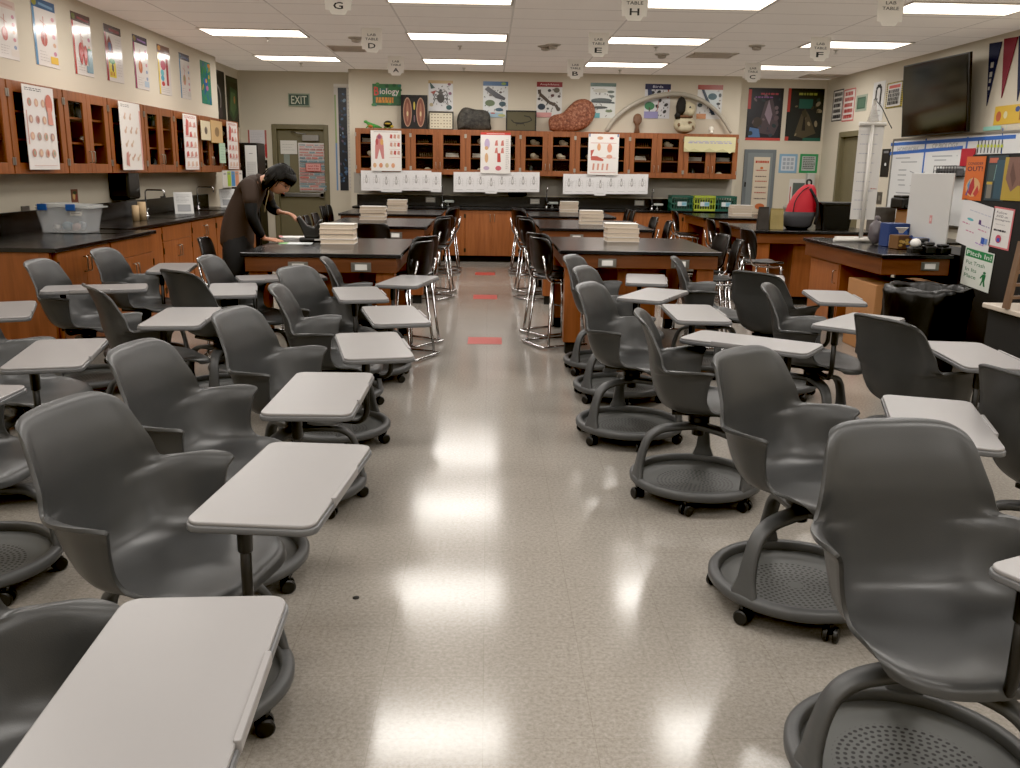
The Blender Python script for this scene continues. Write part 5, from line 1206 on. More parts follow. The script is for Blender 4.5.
# marker basket on whiteboard
r = thing('marker_basket', 'wire marker basket hanging on the whiteboard behind the free-standing board', 'basket', (RW-.08, onx(948, 170, RW-.1).y, onx(948, 176, RW-.1).z), -PI/2)
b = MB()
for z in (0, .06, .12): b.tube([(-.28, -.06, z), (.28, -.06, z)], .006, n=6).tube([(-.28, .05, z), (.28, .05, z)], .006, n=6)
for q in range(9): b.tube([(-.28+.07*q, -.06, 0), (-.28+.07*q, -.06, .12)], .005, n=6)
b.build('wire_mesh', mat('dark_wire', '#3a3a3a', .4), r); MB().box(-.26, .26, -.04, .04, .005, .09).build('marker_bundle', mat('marker_mix', '#5a5a5c', .5, var=.6, vscale=30), r)
# television
Xt = RW-.28; tl = onx(903.5, 66, Xt); tr = onx(970, 51.5, Xt); bl = onx(901, 137.5, Xt+.12); br = onx(967, 132, Xt+.12)
r = thing('television', 'large black wall television tilted down at upper right', 'tv', (0, 0, 0))
b = MB(); P4 = [bl, br, tr, tl]; nrm = (br-bl).cross(tl-bl).normalized(); nrm = -nrm if nrm.x > 0 else nrm
vs = [b.bm.verts.new(p) for p in P4]+[b.bm.verts.new(p-nrm*.035) for p in P4]
for q in ((0,1,2,3), (7,6,5,4), (0,4,5,1), (1,5,6,2), (2,6,7,3), (3,7,4,0)): b.bm.faces.new([vs[i] for i in q])
b.build('tv_casing', mat('tv_black', '#0b0b0c', .35), r, bevel=.006)
ctr = (bl+br+tl+tr)/4; b = MB(); b.bm.faces.new([b.bm.verts.new(ctr+(p-ctr)*.965+nrm*.004) for p in P4]); b.build('tv_screen', mat('tv_screen_glass', '#0e1011', .12), r)
MB().box(ctr.x+.05, RW+.002, ctr.y-.25, ctr.y+.25, ctr.z-.15, ctr.z+.15).build('wall_bracket', BLACK, r)
# pennants
def pennant(pts, col, label, mark):
    P_ = [onx(px, py, RW-.01) for px, py in pts]; b = MB()
    f = [b.bm.verts.new((RW-.012, p.y, p.z)) for p in P_]+[b.bm.verts.new((RW-.004, p.y, p.z)) for p in P_]
    n = len(pts); b.bm.faces.new(f[:n]); b.bm.faces.new(f[n:][::-1])
    for i in range(n): b.bm.faces.new((f[i], f[(i+1) % n], f[n+(i+1) % n], f[n+i]))
    b._fin(b.bm.faces, flat(col, .8))
    for u, v, s_ in mark:
        q = P_[0]*(1-u)*(1-v)+P_[1]*u*(1-v)+P_[2]*v; b.bm.faces.new([b.bm.verts.new((RW-.0135, q.y+a*s_, q.z+c_*s_)) for a, c_ in ((-1, -1), (1, -1), (1, 1), (-1, 1))]); b.bm.faces.ensure_lookup_table(); b._fin([b.bm.faces[-1]], flat('#b9b5ab', .8))
    o = b.build('hanging_pennant', None); tag(o, label, 'pennant', 'college pennants on the right wall')
pennant([(989.6, 43.5), (1002, 41.5), (986.5, 106)], '#1c2340', 'navy blue pennant right of the television', [(.5, .35, .03), (.5, .5, .028), (.5, .6, .022), (.5, .72, .018)])
pennant([(1004.2, 38.8), (1018, 36.6), (1001.3, 98)], '#7a2434', 'dark red pennant next to the navy pennant', [])
pennant([(1019, 36), (1032, 33), (1017, 101)], '#1c2340', 'second navy pennant cut by the right edge', [])
poster('R', (995, 104.5, 1034, 123.5), 'yellow_banner', 'yellow banner with small pictures at the upper right edge', 'banner', lambda c: (c.ell(.12, .45, .07, .28, '#b5603f'), c.ell(.3, .5, .05, .2, '#cfc9a0'), c.ell(.6, .75, .06, .15, '#2f4a86'), c.text('L', .7, .4, .45, '#8a4a2a', .08, .03)), '#d0ab3a')

# ------------------------------------------------------------------ things on the far right table
r = thing('backpack', 'red and grey backpack standing on the far right lab table', 'backpack', (3.66, 10.72, .872), .1)
b = MB(); rows_ = []
for z, w, d, ox in ((0, .12, .10, .02), (.04, .165, .125, .02), (.14, .18, .14, .03), (.20, .178, .14, .045)):
    rows_.append([(ox+w*math.cos(a)*(abs(math.cos(a))**-.25 if abs(math.cos(a)) > .05 else 1), d*math.sin(a), z) for a in [2*PI*k/28 for k in range(29)]])
b.grid(rows_).build('lower_pocket', mat('backpack_grey', '#3c3c40', .8, bump=.4, bscale=60), r, solid=.004)
b = MB(); rows_ = []
for z, w, d, ox in ((.20, .180, .138, .045), (.28, .168, .13, .055), (.38, .14, .115, .082), (.46, .10, .09, .108), (.51, .055, .05, .125), (.52, .01, .01, .13)):
    rows_.append([(ox+w*math.cos(a), d*math.sin(a), z) for a in [2*PI*k/28 for k in range(29)]])
b.grid(rows_).build('main_pouch', mat('backpack_red', '#a81828', .7, bump=.5, bscale=40), r)
MB().tube(arc([(.10, 0, .50), (.09, 0, .57), (.15, 0, .57), (.15, 0, .49)], .03), .011, n=8).build('top_handle', BLACK, r)
MB().tube(catmull([Vector((.10, -.09, .47)), Vector((.17, -.14, .33)), Vector((.19, -.15, .2)), Vector((.18, -.12, .06))], 5), .016, n=8).build('strap', mat('strap_dark', '#1b1b1e', .8), r)
MB().tube(catmull([Vector((-.10, -.12, .2)), Vector((-.08, -.12, .33)), Vector((.0, -.105, .44)), Vector((.09, -.08, .49))], 5), .006, n=6).build('zip', BLACKR, r)
r = thing('black_bin', 'black plastic bin with lid beside the red backpack', 'bin', (4.11, 10.74, .872))
b = MB(); tubwall(b, .33, .24, .40, .30, .29); b.build('bin_body', mat('bin_black', '#0f1012', .4), r)
MB().prism(rrect(.44, .33, .03), .288, .318).build('lid', mat('bin_black', '#0f1012', .4), r, bevel=.005)
def bag(x, y, w, h, m, label, rz=0):
    r = thing('paper_bag', label, 'bag', (x, y, .8715), rz); d = .05; b = MB(); rows_ = []
    for k, (z, q) in enumerate(((0, 1), (.3*h, 1.02), (.7*h, .98), (h, .95))):
        dd = d*(1-.75*k/3); rows_.append([(-w/2*q, -dd, z), (w/2*q, -dd, z), (w/2*q, dd, z), (-w/2*q, dd, z), (-w/2*q, -dd, z)])
    b.grid(rows_, smooth=False); b.build('bag_body', m, r)
    MB().prism([(-w/2*.95, -d*.3), (w/2*.95, -d*.3), (w/2*.93, d*.3), (-w/2*.93, d*.3)], h-.03, h+.004).build('folded_top', m, r)
bag(3.235, 10.62, .12, .25, mat('bag_dark', '#2b2622', .6, var=.5, vscale=14), 'dark patterned gift bag left of the gold bag', .05)
bag(3.385, 10.60, .15, .235, mat('bag_gold', '#8a7a4a', .4, var=.25, vscale=10), 'crinkled gold paper bag left of the red backpack', -.05)

# ------------------------------------------------------------------ desk clutter
PVC = mat('white_pvc', '#c9c6c0', .35)
r = thing('pvc_stand', 'white PVC pipe stand on the desk holding a long paper sheet', 'stand', (3.66, 8.80, .8715))
MB().tube([(0, 0, .03), (0, 0, 1.10)], .019, n=14).build('upright_pipe', PVC, r)
MB().tube([(-.13, 0, 1.11), (.13, 0, 1.11)], .018, n=14).build('cross_pipe', PVC, r)
MB().tube([(-.32, -.14, .019), (.06, -.14, .019)], .018, n=12).build('base_pipe', PVC, r)
MB().tube([(-.20, .14, .019), (.20, .14, .019)], .018, n=12).build('base_pipe', PVC, r)
MB().tube([(0, -.14, .019), (0, .14, .019)], .018, n=12).build('base_pipe', PVC, r)
c = Canvas(.24, .90, '#cfcdca', th=.001); c.scribble(.1, .06, .85, .94, 9, '#a8a9b5', .03, 3, .3); c.scribble(.7, .3, .95, .36, 1, '#b5706a', .03, 3, .3)
c.put('hanging_paper', 'long white paper sheet with faint writing hanging from the PVC stand', 'paper', (3.665, 8.826, .8715+.66), -.05)
q = onx(877, 104, 3.62)
r = thing('hanging_net', 'pale mesh net cone draped over the top of the PVC stand', 'net', (3.66, 8.80, 2.003)); b = MB()
b.lathe([(.012, .20), (.03, .10), (.055, .0)], n=16); b.build('net_cone', mat('net_mesh', '#b5b0a8', .8, alpha=.4), r)
MB().tube(catmull([Vector((.0, 0, .20)), Vector((.07, 0, .13)), Vector((.15, 0, .0)), Vector((.19, 0, -.06))], 6), .005, n=6).build('wire', mat('dark_wire', '#3a3a3a', .4), r)
# free-standing whiteboard sheet at the back edge of the desk
o = MB().box(3.842, 3.855, 7.50, 8.26, .873, 1.53).build('portable_whiteboard', mat('melamine_white', '#c4c3c0', .3), bevel=.003); at(o, (0, 0, 0)); tag(o, 'blank portable whiteboard leaning upright at the back of the desk', 'whiteboard')
c = Canvas(.045, .07, '#c98f8c', th=.002); c.rect(.2, .3, .8, .7, '#d6b5b2'); c.put('hanging_tag', 'small pink tag stuck low on the portable whiteboard', 'tag', (3.8395, 7.80, 1.14), -PI/2)
def gbox(name, label, cat, x, y, z, w, d, h, m, rz=0, bev=.004, face=None):
    r = thing(name, label, cat, (x, y, z), rz); MB().box(-w/2, w/2, -d/2, d/2, 0, h).build('carton', m, r, bevel=bev)
    if face: c = Canvas(w*.92, h*.9, face[0], th=.0006); face[1](c); c.put('printed_face', None, None, (0, -d/2-.0008, h/2), parent=r)
    return r
blot = lambda cols_, seed: (lambda c: [c.ell(random.Random(seed*9+k).random(), random.Random(seed*5+k).random(), .15, .12, cols_[k % len(cols_)]) for k in range(10)])
tb = gbox('tissue_box', 'brown and gold tissue box with a white tissue on the desk', 'tissue box', 3.68, 7.98, .8715, .14, .13, .12, flat('#6a4a2a'), .2, face=('#5a3f2a', blot(['#b5924a', '#c9a860', '#3a4a7a'], 2)))
b = MB(); rn_ = random.Random(4); b.grid([[(.05*math.cos(a)*k+rn_.uniform(-.008, .008), .03*math.sin(a)*k, .12+.05*k) for a in [2*PI*j/10 for j in range(11)]] for k in (.3, .8, 1.3)]); b.build('tissue', WHITE, tb)
gbox('blue_carton', 'blue and white tissue carton behind the tissue box on the desk', 'box', 3.735, 8.24, .8715, .20, .16, .21, flat('#22386a'), .1, face=('#22386a', lambda c: (c.rect(.0, .0, .45, .5, '#b5bcc4'), c.ell(.7, .6, .25, .2, '#3f62a8'))))
gbox('blue_carton', 'low blue carton right of the tissue box, by the whiteboard', 'box', 3.775, 7.80, .8715, .10, .14, .11, flat('#2a4f8f'), -.1, face=('#2f5596', blot(['#c9c9cf', '#6f93c4'], 3)))
r = thing('grey_bag', 'crumpled translucent grey plastic bag on the desk by the stand', 'bag', (3.66, 8.46, .872)); MB().blob((0, 0, .115), (.07, .07, .115), sub=3, noise=.10, seed=3).build('bag_body', mat('bag_translucent', '#6a6468', .35, alpha=.8), r); MB().blob((.0, 0, .235), (.025, .02, .03), sub=2, noise=.2, seed=5).build('bag_knot', mat('bag_translucent', '#6a6468', .35, alpha=.8), r)
r = thing('desk_webcam', 'white and black desk gadget at the front right of the desk', 'gadget', (3.59, 7.50, .8715)); MB().box(-.05, .05, -.05, .05, 0, .05).build('gadget_base', BLACK, r, bevel=.008); MB().blob((0, 0, .085), (.045, .045, .04)).build('gadget_head', WHITE, r)
for k, (x, y, w, h, lab) in enumerate([(3.68, 7.44, .09, .10, 'black stapler-like block beside the white gadget'), (3.79, 7.425, .10, .085, 'wide low black box at the desk corner'), (3.70, 7.60, .10, .12, 'taller black box behind the low one on the desk')]):
    r = thing('black_gadget', lab, 'gadget', (x, y, .8715), .2*k); MB().box(-w/2, w/2, -.05, .05, 0, h*.7).build('gadget_body', BLACK, r, bevel=.012); MB().box(-w/2+.01, w/2-.01, -.03, .04, h*.7, h).build('gadget_lid', mat('gadget_grey', '#2b2b2e', .4), r, bevel=.01)
MB_ = MB().tube(catmull([Vector((3.46, 7.42, .8765)), Vector((3.50, 7.38, .8765)), Vector((3.56, 7.37, .8765)), Vector((3.60, 7.40, .8765))], 6), .004, n=6); tag(MB_.build('cable', BLACK), 'thin black cable at the desk corner', 'cable')
# side counter with printer behind the desk
r = thing('side_table', 'low table against the right wall under the printer', 'table', (5.27, 11.2, 0)); MB().box(-.38, .38, -1.0, 1.0, .74, .77).build('tabletop', BLACKTOP, r, bevel=.003)
for sx in (-1, 1):
    for sy in (-1, 1): MB().box(sx*.34-.025, sx*.34+.025, sy*.95-.025, sy*.95+.025, 0, .74).build('leg', BLACK, r)
def onT(px, py, Y, z): p = ony(px, py, Y); return p.x
gbox('carton', 'dark grey patterned carton stack left of the printer', 'box', 5.06, 11.6, .7705, .26, .25, .34, mat('carton_grey', '#57534f', .7, var=.4, vscale=14), 0)
gbox('carton', 'brown cardboard box under the black printer', 'box', 5.24, 11.1, .7705, .30, .30, .34, mat('cardboard', '#9a7048', .8), 0)
r = thing('printer', 'black desktop printer on a cardboard box at the right wall', 'printer', (5.22, 11.1, 1.112)); MB().box(-.21, .21, -.17, .17, 0, .13).build('printer_body', BLACK, r, bevel=.02); MB().box(-.17, .17, -.19, -.15, .02, .05).build('output_tray', mat('gadget_grey', '#2b2b2e', .4), r); MB().box(-.19, .19, -.10, .14, .13, .16).build('scanner_lid', BLACK, r, bevel=.01)
# cardboard box under the desk edge
CB = mat('kraft_cardboard', '#a3744a', .8, var=.12, vscale=5)
r = thing('cardboard_box', 'large brown cardboard box with red print under the desk front', 'box', (3.62, 7.78, 0)); MB().box(-.33, .33, -.30, .30, 0, .60).build('carton', CB, r, bevel=.006); MB().box(-.33, .33, -.004, .026, .6, .6025).build('packing_tape', mat('tape_tan', '#8f6a40', .3), r)
c = Canvas(.26, .16, '#a3744a', th=.0005); c.poly([(.1, .1), (.9, .1), (.9, .5), (.7, .5), (.55, .9), (.3, .5), (.1, .5)], '#b5402c'); c.line([(.3, .2), (.7, .4)], .05, '#c9a07a'); c.put('red_print', None, None, (-.3305, .0, .28), PI/2*-1, parent=r)
# trash can with black bag
BAGM = mat('bin_bag_black', '#0a0a0b', .32, bump=1, bscale=18)
r = thing('trash_can', 'round trash can lined with a black plastic bag before the desk', 'trash can', (3.36, 6.74, 0))
MB().lathe([(0, 0), (.23, 0), (.24, .02), (.28, .62), (.275, .62), (.235, .03), (0, .03)], n=36).build('can_body', mat('can_grey', '#1a1a1b', .5), r)
rn_ = random.Random(8); b = MB(); rows_ = []
for z, q in ((.30, .292), (.42, .300), (.55, .306), (.64, .312), (.685, .300), (.69, .280), (.66, .262), (.50, .25), (.30, .23)):
    rows_.append([((q+.009*math.sin(9*a+z*20)+.006*math.sin(23*a+z*31))*math.cos(a), (q+.009*math.sin(9*a+z*20)+.006*math.sin(23*a+z*31))*math.sin(a), z+.008*math.sin(7*a)) for a in [2*PI*k/72 for k in range(73)]])
b.grid(rows_).build('bin_liner', BAGM, r)
# tall black shelf unit with posters
r = thing('black_shelf_unit', 'tall black cabinet at the right edge covered with notices', 'cabinet', (4.17, 6.0, 0))
BKU = mat('shelf_black', '#0a0a0b', .7)
MB().box(-.27, .27, -1.35, 1.35, 0, 1.68).build('cabinet_carcass', BKU, r, bevel=.004); MB().box(-.19, .27, 1.352, 2.6, 0, .86).build('low_section', BKU, r, bevel=.004)
XF = 3.90
def sheet(px, name, label, cat, dr, pp, tilt=0, x=XF-.004):
    loc, w, h, rz = rect_on(('x', x), *px); c = Canvas(w, h, pp, th=.0015); dr(c); o = c.put(name, label, cat, Vector((x, loc.y, loc.z)), rz); o.rotation_euler[1] = 0
    if tilt: o.rotation_mode = 'XYZ'; o.matrix_world = Matrix.Translation(o.location) @ Matrix.Rotation(rz, 4, 'Z') @ Matrix.Rotation(tilt, 4, 'Y')
    return o
def consider(c):
    c.text('CONSIDER', .5, .84, .06, '#2a1a3a', .8, .02); c.text('OUT!', .5, .72, .11, '#2a1438', .8, .04)
    c.ell(.5, .3, .38, .22, '#c9a070'); c.poly([(.2, .2), (.5, .55), (.6, .3), (.45, .1)], '#a82a30'); c.poly([(.55, .15), (.75, .35), (.85, .2), (.7, .08)], '#b53a34'); c.poly([(.2, .35), (.35, .5), (.3, .2)], '#5a86b5'); c.poly([(.15, .12), (.3, .3), (.25, .1)], '#6a4a86')
sheet((964.5, 156.5, 983.5, 200.5), 'orange_poster', 'orange poster reading OUT on the black cabinet', 'poster', consider, '#c9662a')
def tealp(c): c.rect(0, 0, 1, 1, '#22343c'); c.rect(.05, .84, .5, .95, '#b5604a'); c.rect(.08, .4, .4, .8, '#3a4a4a'); c.rect(.08, .05, .35, .36, '#77736a'); c.rect(.45, .05, .95, .9, '#2f4c5a'); c.line([(.45, .8), (.4, .45)], .03, '#7fa3a0'); c.rect(.05, .36, .35, .42, '#b59a3a')
sheet((986.5, 155.5, 1006, 201), 'teal_poster', 'dark teal poster right of the orange one', 'poster', tealp, '#22343c')
def brownp(c): c.rect(0, 0, 1, 1, '#a88f3a'); c.poly([(.15, 1), (1, 1), (1, .3), (.6, .35), (.35, .2), (.1, .5)], '#7a5a4f'); c.poly([(.3, .9), (.5, .5), (.4, .3), (.25, .6)], '#5f443c'); c.poly([(.6, .8), (.75, .5), (.65, .45)], '#94766a')
sheet((1003, 157, 1030, 201), 'rock_poster', 'yellow and brown poster cut by the right edge', 'poster', brownp, '#a88f3a', x=XF-.006)
def comp(c):
    c.text('Follow', .5, .5, .01, '#d5d3d0') if 0 else None
    c.scribble(.25, .78, .9, .82, 1, '#b5b8c4', .015, 1, 0); c.ell(.32, .6, .1, .03, '#5fb0b8'); c.poly([(.58, .56), (.66, .56), (.64, .66), (.58, .66)], '#4a2a6a'); c.scribble(.66, .55, .92, .58, 1, '#8a86a8', .015, 2, 0)
    c.scribble(.1, .48, .32, .5, 1, '#c47a9a', .015, 3, 0); c.scribble(.6, .44, .85, .47, 1, '#c47a9a', .015, 3, 0); c.scribble(.25, .32, .5, .36, 1, '#c47a9a', .015, 3, 0); c.scribble(.6, .14, .85, .17, 1, '#a87ac4', .015, 3, 0); c.rect(.75, .18, .85, .32, '#2f55a8'); c.rect(.86, .2, .93, .32, '#6f8fc9')
sheet((959, 203, 993, 249), 'white_sheet', 'tilted white sheet with small colourful logos on the black cabinet', 'paper', comp, '#d3d2d2', tilt=.13)
def foll(c): c.rect(.06, .04, .94, .96, '#d6d3d0'); c.text('Follow', .42, .87, .06, '#55505a', .5, .02); c.text('AVID on', .45, .78, .06, '#4a4550', .55, .02); c.text('Instagram', .5, .69, .06, '#4a4550', .72, .02); c.scribble(.2, .56, .7, .6, 1, '#a8a5a8', .02, 2, .1); c.text('@hawks', .45, .44, .06, '#1f1a20', .6, .02) if 0 else c.scribble(.15, .41, .8, .46, 1, '#2a2530', .05, 2, .1); c.ell(.45, .23, .14, .1, '#b5405a'); c.rect(.38, .16, .52, .25, '#3a55a8')
sheet((991, 207.5, 1012, 249), 'follow_notice', 'notice with pink border reading Follow on Instagram', 'notice', foll, '#c46a6f', tilt=.05)
def pitch(c):
    c.rect(.0, .0, 1, 1, '#cfd3cc'); c.rect(.03, .76, .97, .97, '#1f7a44'); c.text('Pitch In!', .5, .865, .12, '#d6d9d3', .86, .03)
    c.text('Put Trash', .42, .62, .10, '#1f6a3f', .66, .02); c.text('In Its', .3, .44, .10, '#1f6a3f', .40, .02); c.text('Place', .3, .27, .10, '#1f6a3f', .42, .02)
    c.ell(.78, .46, .05, .035, '#1f6a3f'); c.poly([(.72, .42), (.84, .42), (.82, .26), (.86, .12), (.8, .12), (.77, .24), (.72, .12), (.68, .12), (.73, .27)], '#1f6a3f'); c.line([(.74, .4), (.66, .3)], .035, '#1f6a3f')
sheet((962.5, 249.5, 992, 289), 'pitch_in_sign', 'white and green Pitch In sign on the black cabinet', 'sign', pitch, '#cfd3cc', tilt=.06)
# small table and wooden rack at the right edge
TZ2 = .74; pA = onz(991.5, 287, TZ2); pB = onz(1022, 299.5, TZ2)
r = thing('side_shelf', 'narrow pale shelf top at the right edge before the black cabinet', 'shelf', (3.46, 5.0, 0), 0)
MB().box(-.36, .36, -.52, .50, TZ2-.03, TZ2).build('shelf_top', mat('laminate_beige', '#b9aea0', .4), r, bevel=.006); MB().box(-.33, .33, -.49, .47, .0, TZ2-.03).build('shelf_body', BKU, r)
r = thing('wooden_rack', 'brown slatted wooden rack standing on the pale shelf at right edge', 'rack', (3.22, 5.26, TZ2+.001), .25); RKM = wood('rack_wood', '#5a4334', '#77604c')
for s_ in (-1, 1): b = MB(); b.box(-.012, .012, -.02, .02, 0, .40); b.xf(Matrix.Translation((s_*.13, 0, 0)) @ Matrix.Rotation(-s_*.12, 4, 'Y')).build('upright', RKM, r)
for k in range(5): MB().box(-.125+.009*k, .125-.009*k, -.022, .022, .06+.075*k, .075+.075*k).build('slat', RKM, r)

# ------------------------------------------------------------------ things on the left front table
p0 = onz(296, 243.5, .87); c = Canvas(.20, .27, '#cfd6d6', th=.001); c.rect(0, .75, 1, 1, '#6fae5a'); c.rect(.1, .1, .9, .7, '#d6dadc'); o = c.put('green_flyer', 'white and green flyer lying on the table by the hand', 'paper', (p0.x, p0.y, .8722)); o.rotation_euler = (-PI/2, 0, PI/2+.1)
p0 = onz(294, 237.5, .87); r = thing('open_magazine', 'open magazine with pink edge on the table beside the black holder', 'magazine', (p0.x, p0.y, .871), .3)
MB().box(-.13, 0, -.10, .10, 0, .008).box(0, .13, -.10, .10, 0, .006).build('page_block', WHITE, r, bevel=.002); MB().box(-.13, -.10, -.098, .098, .008, .0095).build('pink_edge', flat('#b5605f'), r)
p0 = onz(312.5, 241.5, .87)
r = thing('tape_holder', 'black desktop holder with two curved horns on the left front table', 'holder', (p0.x, p0.y, .871), .15)
MB().box(-.11, .08, -.06, .06, 0, .035).build('holder_base', BLACK, r, bevel=.012)
b = MB(); b.prism([(-.06, .03), (.07, .03), (.085, .09), (.075, .15), (.095, .19), (.06, .18), (.02, .12), (-.04, .14), (-.10, .22), (-.13, .20), (-.09, .11)], -.05, .05, axis='y'); b.build('horned_body', BLACK, r, bevel=.01)
MB().box(.02, .08, -.073, -.07, .012, .026).build('white_label', WHITE, r)
p0 = onz(245, 0, .87)
for o in list(bpy.data.objects):
    if o.name.startswith('skull_stack') and o.parent is None: o.scale = (1.2, 1.1, 1.18)

# ------------------------------------------------------------------ the person
SKIN = mat('skin', '#bd8a70', .5, var=.06, vscale=8)
HAIRM = mat('black_hair', '#070607', .62, bump=1, bscale=140, spec=.3)
SHIRT = mat('dark_brown_tshirt', '#33261f', .85, bump=.3, bscale=30)
SLEEVE = mat('black_long_sleeve', '#0d0e12', .8, bump=.3, bscale=30)
PANTS = mat('black_trousers', '#0f0f12', .8, bump=.2, bscale=20)
def skin_mesh(name, chains, m, parent=None, root=0, sub=2):
    """chains: list of [(point, (rx, ry))...]; a chain may start with an int = index of an existing vertex"""
    vs, es, rad = [], [], []
    for ch in chains:
        prev = None
        for it in ch:
            if isinstance(it, int): prev = it; continue
            p, r = it; vs.append(Vector(p)); rad.append(r if isinstance(r, tuple) else (r, r)); i = len(vs)-1
            if prev is not None: es.append((prev, i))
            prev = i
    me = bpy.data.meshes.new(name); me.from_pydata(vs, es, []); o = bpy.data.objects.new(name, me); COL.objects.link(o)
    sk = o.modifiers.new('skin', 'SKIN'); sk.use_smooth_shade = True; sk.branch_smoothing = .3
    for i, v in enumerate(me.skin_vertices[0].data if me.skin_vertices else []): pass
    if not me.skin_vertices:
        bm = bmesh.new(); bm.from_mesh(me); bm.verts.layers.skin.verify(); bm.to_mesh(me); bm.free()
    for i, v in enumerate(me.skin_vertices[0].data): v.radius = rad[i]; v.use_root = (i == root)
    q = o.modifiers.new('sub', 'SUBSURF'); q.levels = sub; q.render_levels = sub
    dg = bpy.context.evaluated_depsgraph_get(); ev = o.evaluated_get(dg); m2 = bpy.data.meshes.new_from_object(ev); m2.name = name
    bpy.data.objects.remove(o); bpy.data.meshes.remove(me)
    m2.materials.clear(); m2.materials.append(m)
    for f in m2.polygons: f.use_smooth = True; f.material_index = 0
    return m2
def merge(name, meshes, m, parent=None):
    bm = bmesh.new()
    for x in meshes: bm.from_mesh(x)
    for f in bm.faces: f.smooth = True; f.material_index = 0
    me = bpy.data.meshes.new(name); bm.to_mesh(me); bm.free(); me.materials.append(m)
    o = bpy.data.objects.new(name, me); COL.objects.link(o)
    if parent: o.parent = parent
    return o
# joints (world coordinates; the figure leans over the left end of the table)
PX, PY = -2.22, 7.78
hip = (-2.20, PY, .93); 
body = [
 [((-2.13, PY, .93), (.15, .12)), ((-2.11, PY, 1.05), (.135, .11)), ((-2.06, PY, 1.19), (.15, .11)), ((-1.99, PY, 1.31), (.15, .10)), ((-1.915, PY, 1.365), (.07, .065)), ((-1.86, PY-.01, 1.385), (.052, .052)), ((-1.81, PY-.02, 1.39), (.06, .06))],
 [0, ((-2.13, PY-.10, .86), .095), ((-2.16, PY-.12, .48), .062), ((-2.24, PY-.12, .10), .04), ((-2.16, PY-.13, .045), .04), ((-2.06, PY-.14, .035), .03)],
 [0, ((-2.13, PY+.10, .86), .095), ((-2.20, PY+.13, .48), .062), ((-2.28, PY+.14, .10), .04), ((-2.20, PY+.15, .045), .04), ((-2.10, PY+.16, .035), .03)],
 [3, ((-1.975, PY-.15, 1.335), .06), ((-1.955, PY-.205, 1.27), .052), ((-1.955, PY-.22, 1.10), .040), ((-1.915, PY-.16, .965), .032), ((-1.885, PY-.10, .902), .024)],
 [3, ((-1.955, PY+.15, 1.335), .06), ((-1.935, PY+.20, 1.27), .052), ((-1.885, PY+.24, 1.13), .040), ((-1.84, PY+.20, 1.118), .031), ((-1.80, PY+.165, 1.11), .022)],
]
bodym = skin_mesh('body', body, SKIN)
def hand(wr, fwd, up, side, curl, size=1.0):
    """palm + four fingers + thumb as skinned chains; side: direction of the thumb"""
    W, Fv, U, S = Vector(wr), Vector(fwd).normalized(), Vector(up).normalized(), Vector(side).normalized()
    ms = [skin_mesh('palm', [[(W-Fv*.02, (.022, .016)), (W+Fv*.02, (.030, .014)), (W+Fv*.055, (.038, .012)), (W+Fv*.078, (.036, .010))]], SKIN)]
    for k, (off, L) in enumerate(((.028, .070), (.010, .078), (-.009, .072), (-.027, .058))):
        b = W+Fv*.070+S*off; d = (Fv+S*off*3).normalized(); c1, c2, c3 = curl
        dn = -U
        p1 = b+d*L*.42+dn*c1*L; p2 = p1+d*L*.32*(1-c2*.5)+dn*c2*L; p3 = p2+d*L*.26*(1-c3)+dn*c3*L
        ms.append(skin_mesh('finger', [[(b-d*.02, .0095), (b, .0092), (p1, .0085), (p2, .0078), (p3, .0062)]], SKIN, sub=1))
    b = W+Fv*.022+S*.026; ms.append(skin_mesh('thumb', [[(b-S*.012, .012), (b+S*.008, .0115), (b+S*.026+Fv*.022, .0100), (b+S*.034+Fv*.048, .0080)]], SKIN, sub=1))
    for x_ in ms: x_.transform(Matrix.Translation(W) @ Matrix.Scale(1.18, 4) @ Matrix.Translation(-W))
    return ms
H1 = hand((-1.885, PY-.10, .902), (.93, -.36, -.08), (0, 0, 1), (.36, .93, 0), (.02, .03, .03))
H2 = hand((-1.80, PY+.165, 1.11), (.96, -.22, -.12), (0, .1, 1), (-.2, -.95, .1), (.12, .25, .3))
# head: shaped icosphere with brow, nose, chin, ears
def head_mesh():
    b = MB(); g = bmesh.ops.create_icosphere(b.bm, subdivisions=4, radius=1)
    for v in g['verts']:
        x, y, z = v.co
        X, Y_, Z_ = x*.098, y*.076, z*.118
        if z < 0: X *= 1+.10*z if x < 0 else 1; Y_ *= 1-.34*z*z; 
        if x < 0 and z < -.2: X *= .80
        if x > .55: # face
            nz = math.exp(-((y/.20)**2+((z+.12)/.26)**2)); X += .016*nz
            X += .010*math.exp(-((y/.14)**2+((z+.22)/.12)**2)); X += .007*math.exp(-((y/.32)**2+((z+.52)/.07)**2)); X += .008*math.exp(-((y/.35)**2+((z+.86)/.14)**2))
            for s_ in (-1, 1): X -= .011*math.exp(-(((y-s_*.36)/.17)**2+((z-.06)/.13)**2))
            X += .004*math.exp(-((y/.6)**2+((z-.26)/.08)**2))
        v.co = Vector((X, Y_, Z_))
    for s_ in (-1, 1):
        q = bmesh.ops.create_icosphere(b.bm, subdivisions=2, radius=1)
        for v in q['verts']: v.co = Vector((v.co.x*.018-.005, s_*.077+v.co.y*.008, v.co.z*.030-.012))
    for f in b.bm.faces: f.smooth = True
    me = bpy.data.meshes.new('head'); b.bm.to_mesh(me); b.bm.free(); return me
HC = Vector((-1.755, PY-.03, 1.385)); HR = Matrix.Translation(HC) @ Matrix.Rotation(-.22, 4, 'Z') @ Matrix.Rotation(.70, 4, 'Y')
hm = head_mesh(); hm.transform(HR)
P_ = merge('person', [bodym, hm]+H1+H2, SKIN)
tag(P_, 'dark-haired person in brown t-shirt leaning over the left front lab table', 'person')
